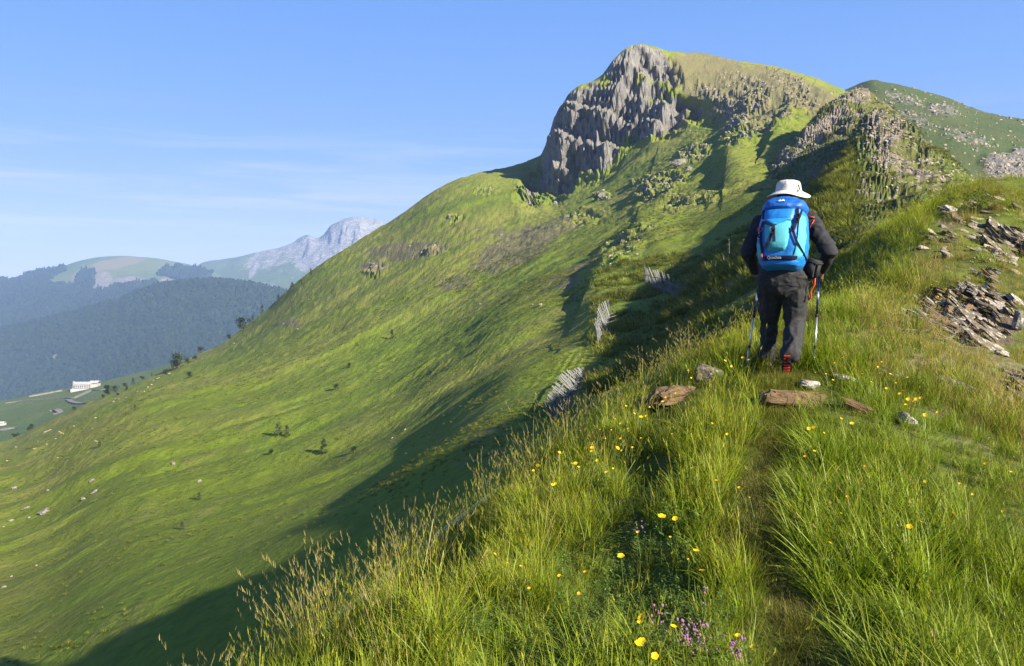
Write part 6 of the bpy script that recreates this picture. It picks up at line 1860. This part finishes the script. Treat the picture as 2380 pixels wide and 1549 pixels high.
# ------------------------------------------------------------------ trekking poles
def pole(label, top, tip, s):
    top, tip = Vector(top), Vector(tip); d = tip - top; L = d.length; d.normalize()
    M = Matrix.Rotation(WROT, 3, 'Z')
    g = WP + M @ tip * _S
    root = empty("trekking_pole", g, (0, 0, WROT)); root.scale = (_S,) * 3
    tag(root, label, "trekking pole", "trekking poles of the walker")
    R = lambda f: -d * (L * (1 - f))
    for nm, f0, f1, r0, r1, m in (("grip", -.06, .05, .017, .015, C_SOLE), ("upper_tube", .05, .44, .0105, .0105, C_POLEB), ("clamp", .43, .46, .014, .014, C_SOLE), ("middle_tube", .46, .76, .0092, .0092, C_ALU), ("clamp", .75, .775, .012, .012, C_SOLE), ("lower_tube", .775, .965, .0078, .0072, C_ALU), ("tip", .965, 1.0, .006, .003, C_SOLE)):
        bm = bmesh.new(); tube_bm(bm, [R(f0), R((f0 + f1) / 2), R(f1)], [r0, (r0 + r1) / 2, r1], 10); bm_obj(nm, bm, m, root, True)
    bm = bmesh.new(); bmesh.ops.create_cone(bm, cap_ends=True, segments=14, radius1=.024, radius2=.018, depth=.008, matrix=Matrix.Translation(R(.94))); bm_obj("basket", bm, C_SOLE, root)
    bm = bmesh.new(); a = R(-.03); tube_bm(bm, [a, a + Vector((s * .03, -.03, -.03)), a + Vector((s * .03, -.05, -.10)), a + Vector((s * .005, -.03, -.13))], .004, 5); bm_obj("wrist_strap", bm, C_SOLE, root, True)
    bm = bmesh.new(); tube_bm(bm, [R(.20), R(.28)], .0112, 10); bm_obj("silver_sleeve", bm, C_ALU, root, True)
pole("left trekking pole of the walker, slanting outwards to its tip", (-.200, .405, .95), (-.315, .12, .015), -1)
pole("right trekking pole of the walker, standing almost upright", (.352, .375, .965), (.305, .02, .02), 1)

# ================================================================== FLOWERS
M_PETAL = (lambda t: (t.leaf((0.70, 0.46, 0.004), .25, .45, .3), t.m)[1])(NT("yellow_petal"))
M_PETALO = (lambda t: (t.leaf((0.70, 0.28, 0.006), .25, .45, .3), t.m)[1])(NT("orange_petal"))
M_STEM = (lambda t: (t.leaf((0.08, 0.13, 0.015), .3, .5, .3), t.m)[1])(NT("flower_stem"))
M_THYME = (lambda t: (t.leaf((0.30, 0.13, 0.28), .3, .6, .2), t.m)[1])(NT("thyme_floret"))
def petal_me(mat):
    bm = bmesh.new(); rows = []
    for f, w, z in ((0, .12, 0), (.35, .42, .12), (.7, .50, .2), (1, .26, .2)):
        rows.append([bm.verts.new((f * .5, w * s * .5, z * .5 - abs(s) * .0)) for s in (-1, 0, 1)])
        rows[-1][1].co.z -= .02
    for a, b in zip(rows[:-1], rows[1:]):
        for k in range(2): bm.faces.new((a[k], a[k + 1], b[k + 1], b[k]))
    me = bpy.data.meshes.new("petal"); bm.to_mesh(me); bm.free(); me.materials.append(mat)
    for p in me.polygons: p.use_smooth = True
    return me
PET = petal_me(M_PETAL); PETO = petal_me(M_PETALO)
def stem_me(h, seed):
    R = random.Random(seed); bm = bmesh.new(); S = Strips()
    tube_bm(bm, [(0, 0, 0), (R.gauss(0, .02), R.gauss(0, .02), h * .5), (0, 0, h)], [.0022, .002, .0016], 4)
    for k in range(5):
        z = R.uniform(.1, .8) * h; a = R.uniform(0, 6.28); d = Vector((math.cos(a), math.sin(a), .5)) * .03; s = Vector((-d.y, d.x, 0)) * .25
        v = [bm.verts.new(Vector((0, 0, z)) + q) for q in (Vector(), d * .5 + s, d, d * .5 - s)]; bm.faces.new(v)
    me = bpy.data.meshes.new("stem"); bm.to_mesh(me); bm.free(); me.materials.append(M_STEM); return me
STEMS = [stem_me(.24, i) for i in range(4)]
def blossom_me(mat, k=5, seed=0):
    R = random.Random(seed); bm = bmesh.new()
    for i in range(k):
        m = Matrix.Rotation(2 * math.pi * i / k + R.gauss(0, .08), 4, 'Z') @ Matrix.Rotation(-.15, 4, 'Y')
        for q in (PET if mat is M_PETAL else PETO).polygons:
            bm.faces.new([bm.verts.new(m @ (PET.vertices[v].co)) for v in q.vertices])
    bmesh.ops.create_icosphere(bm, subdivisions=1, radius=.09, matrix=Matrix.Translation((0, 0, .05)))
    me = bpy.data.meshes.new("blossom"); bm.to_mesh(me); bm.free(); me.materials.append(mat); return me
BLOS = [blossom_me(M_PETAL, 5, i) for i in range(3)] + [blossom_me(M_PETALO, 5, 9)]
_FR = random.Random(77)
def flower(dx, dy, size_px, label, big=False, orange=False):
    h = _FR.uniform(.14, .24) if dy < 1150 else _FR.uniform(.17, .29)
    p = ray_ridge(dx, dy, h)
    root = tag(empty("wildflower", p, (0, 0, _FR.uniform(0, 6.28))), label, "wildflower", "yellow wildflowers in the ridge grass")
    st = bpy.data.objects.new("stem", _FR.choice(STEMS)); st.scale = (1, 1, h / .24); link(st, root)
    d = size_px * KD / F_PIX * p.y * 1.15
    view = Matrix.Rotation(-root.rotation_euler.z, 3, 'Z') @ Vector((-p.x, -p.y, abs(p.z) + 2.5)).normalized()
    q = (view * .55 + Vector((_FR.gauss(0, .4), _FR.gauss(0, .4), .75))).normalized().to_track_quat('Z', 'Y')
    if big:
        b = link(bpy.data.objects.new("blossom", None), root); b.location = (0, 0, h); b.rotation_euler = q.to_euler(); b.scale = (d, d, d)
        for k in range(5):
            o = bpy.data.objects.new("petal", PET); o.rotation_euler = (0, -.15, 2 * math.pi * k / 5 + _FR.gauss(0, .1)); link(o, b)
    else:
        b = bpy.data.objects.new("blossom", BLOS[3] if orange else _FR.choice(BLOS[:3])); b.location = (0, 0, h); b.rotation_euler = q.to_euler(); b.scale = (d, d, d); link(b, root)
for dx, dy, s, lab in ((1493, 1438, 19, "large yellow flower above the purple thyme, upper bloom of the nearest pair"), (1488, 1450, 14, "half hidden yellow flower just under the upper bloom of the nearest pair"), (1485, 1500, 20, "largest yellow flower left of the purple thyme near the bottom"), (1492, 1492, 18, "yellow flower overlapping the largest one left of the thyme"),
                       (1522, 1528, 16, "yellow flower at the bottom edge below the largest one"), (1565, 1462, 14, "yellow flower just above the purple thyme clump"), (1632, 1331, 17, "five petalled yellow flower alone in the green left of the path"),
                       (1443, 1294, 16, "bright double yellow flower beside the dark hollow"), (1414, 1283, 15, "yellow flower left of the bright double one"), (1538, 1205, 18, "tall yellow flower in the herb patch"), (1569, 1209, 12, "yellow flower right of the tall one in the herb patch"),
                       (1618, 1281, 14, "yellow flower low at the right of the herb patch"), (1750, 1509, 13, "yellow flower at the bottom left of the path"), (1715, 1482, 13, "yellow bud in the short grass beside the path near the bottom"),
                       (2216, 1199, 13, "yellow flower alone in the right hand slope"), (2114, 1225, 13, "upper flower of the yellow trio on the right slope"), (2125, 1236, 13, "lower flower of the yellow trio on the right slope"), (2139, 1215, 11, "right flower of the yellow trio on the right slope")):
    flower(dx, dy, s, lab, True)
_regions = [
 ("yellow wildflower in the cluster in front of the layered rock", 11, [(1510, 948), (1525, 940), (1540, 935), (1548, 926), (1490, 970), (1502, 968), (1475, 962), (1562, 1010), (1560, 905), (1572, 915)]),
 ("yellow wildflower in the grass between the snow fence and the layered rock", 9, [(1430, 975), (1442, 985), (1420, 1000), (1395, 1000), (1378, 1008), (1460, 1000), (1407, 1020), (1360, 985), (1490, 1020), (1442, 1020), (1470, 1040), (1350, 960), (1455, 945)]),
 ("yellow wildflower in the dark herb mat above the hollow", 12, [(1375, 1050), (1376, 1042), (1435, 1042), (1445, 1048), (1338, 1078), (1345, 1086), (1388, 1072), (1402, 1076), (1330, 1080), (1425, 1090), (1300, 1053), (1410, 1100), (1291, 1127), (1284, 1130), (1250, 1083), (1240, 1095)]),
 ("yellow wildflower in the hollow at the left brink", 10, [(1345, 1380), (1300, 1340), (1210, 1320), (1180, 1310), (1230, 1370), (1150, 1290), (1480, 1216), (1481, 1241), (1558, 1250), (1360, 1330), (1600, 1300)]),
 ("yellow wildflower on the tall grass bank right of the path", 12, [(1880, 998), (1891, 995), (1915, 1008), (1893, 1050), (1898, 1070), (1871, 1062), (1955, 975), (1980, 986), (1970, 1155), (1955, 1195), (1930, 1265), (2010, 1085)]),
 ("yellow wildflower in the short sward left of the path", 11, [(1718, 1135), (1742, 1158), (1700, 1070), (1655, 985), (1690, 1010), (1640, 1020), (1665, 1120), (1610, 1090)]),
 ("yellow wildflower in the golden cluster below the narrow grey stone", 11, [(2105, 942), (2125, 935), (2135, 945), (2140, 926), (2110, 930), (2092, 916), (2100, 909), (2060, 905), (2150, 965), (2180, 960), (2118, 950), (2130, 930)]),
 ("yellow wildflower dotted over the golden slope at the right", 9, [(2240, 1110), (2231, 1125), (2290, 1080), (2260, 1150), (2330, 1190), (2300, 1020), (2200, 1060), (2350, 1100), (2150, 1120), (2285, 1240)]),
 ("yellow wildflower in the line of blooms behind the walker's feet", 8, [(1530, 846), (1546, 851), (1571, 851), (1581, 858), (1606, 880), (1640, 842), (1685, 840), (1726, 833), (1741, 838), (1785, 836), (1600, 862), (1510, 856), (1700, 852), (1660, 858)]),
 ("yellow wildflower in the dry grass beside the right trekking pole", 8, [(1920, 870), (1936, 885), (1990, 856), (2040, 855), (1961, 832), (2005, 870), (1896, 866), (2070, 870), (2050, 842), (2110, 880), (2083, 890), (1940, 845), (2025, 890)]),
 ("yellow wildflower speck on the green bank left of the large outcrop", 6, [(2200, 672), (2180, 690), (2230, 668), (2150, 700), (2260, 710), (2165, 662), (2210, 690)])]
for lab, s, L in _regions:
    L2 = sorted(L)
    for dx, dy in L:
        flower(dx, dy, s * _FR.uniform(.38, .8), ordinal(L2.index((dx, dy)), len(L)) + lab, False, _FR.random() < .05)
# creeping thyme
_flo = bmesh.new(); bmesh.ops.create_icosphere(_flo, subdivisions=1, radius=.5)
for v in _flo.verts: v.co *= _FR.uniform(.6, 1.25)
_flome = bpy.data.meshes.new("floret"); _flo.to_mesh(_flome); _flo.free(); _flome.materials.append(M_THYME)
_spr = [herb("sprig", G_HERB, 770 + i) for i in range(3)]
for dx, dy, rx, n, lab in ((1606, 1506, 42, 60, "wide purple thyme clump in the bottom foreground"), (1706, 1538, 22, 26, "purple thyme clump cut by the bottom edge beside the path"), (1528, 1462, 18, 14, "faint purple thyme sprig between the two large yellow flowers"),
                           (1640, 1412, 8, 6, "tiny lone thyme head in the green left of the path"), (1490, 1238, 14, 8, "small lilac thyme patch in the herb patch"), (1252, 992, 8, 6, "pink flower head among the tall grass by the nearest snow fence")):
    c = ray_ridge(dx, dy, .14)
    root = tag(empty("thyme_clump", c), lab, "thyme")
    k = KD / F_PIX * c.y
    for i in range(max(2, n // 6)):
        o = bpy.data.objects.new("sprig", _spr[i % 3]); o.location = (_FR.gauss(0, rx * .5 * k), _FR.gauss(0, rx * .5 * k), 0); link(o, root)
    for i in range(n):
        o = bpy.data.objects.new("floret", _flome)
        u = _FR.gauss(0, .5); v = _FR.gauss(0, .42)
        o.location = (u * rx * k, v * rx * k, .19 + _FR.uniform(-.05, .05)); s = _FR.uniform(.006, .013); o.scale = (s, s, s * 1.2); link(o, root)
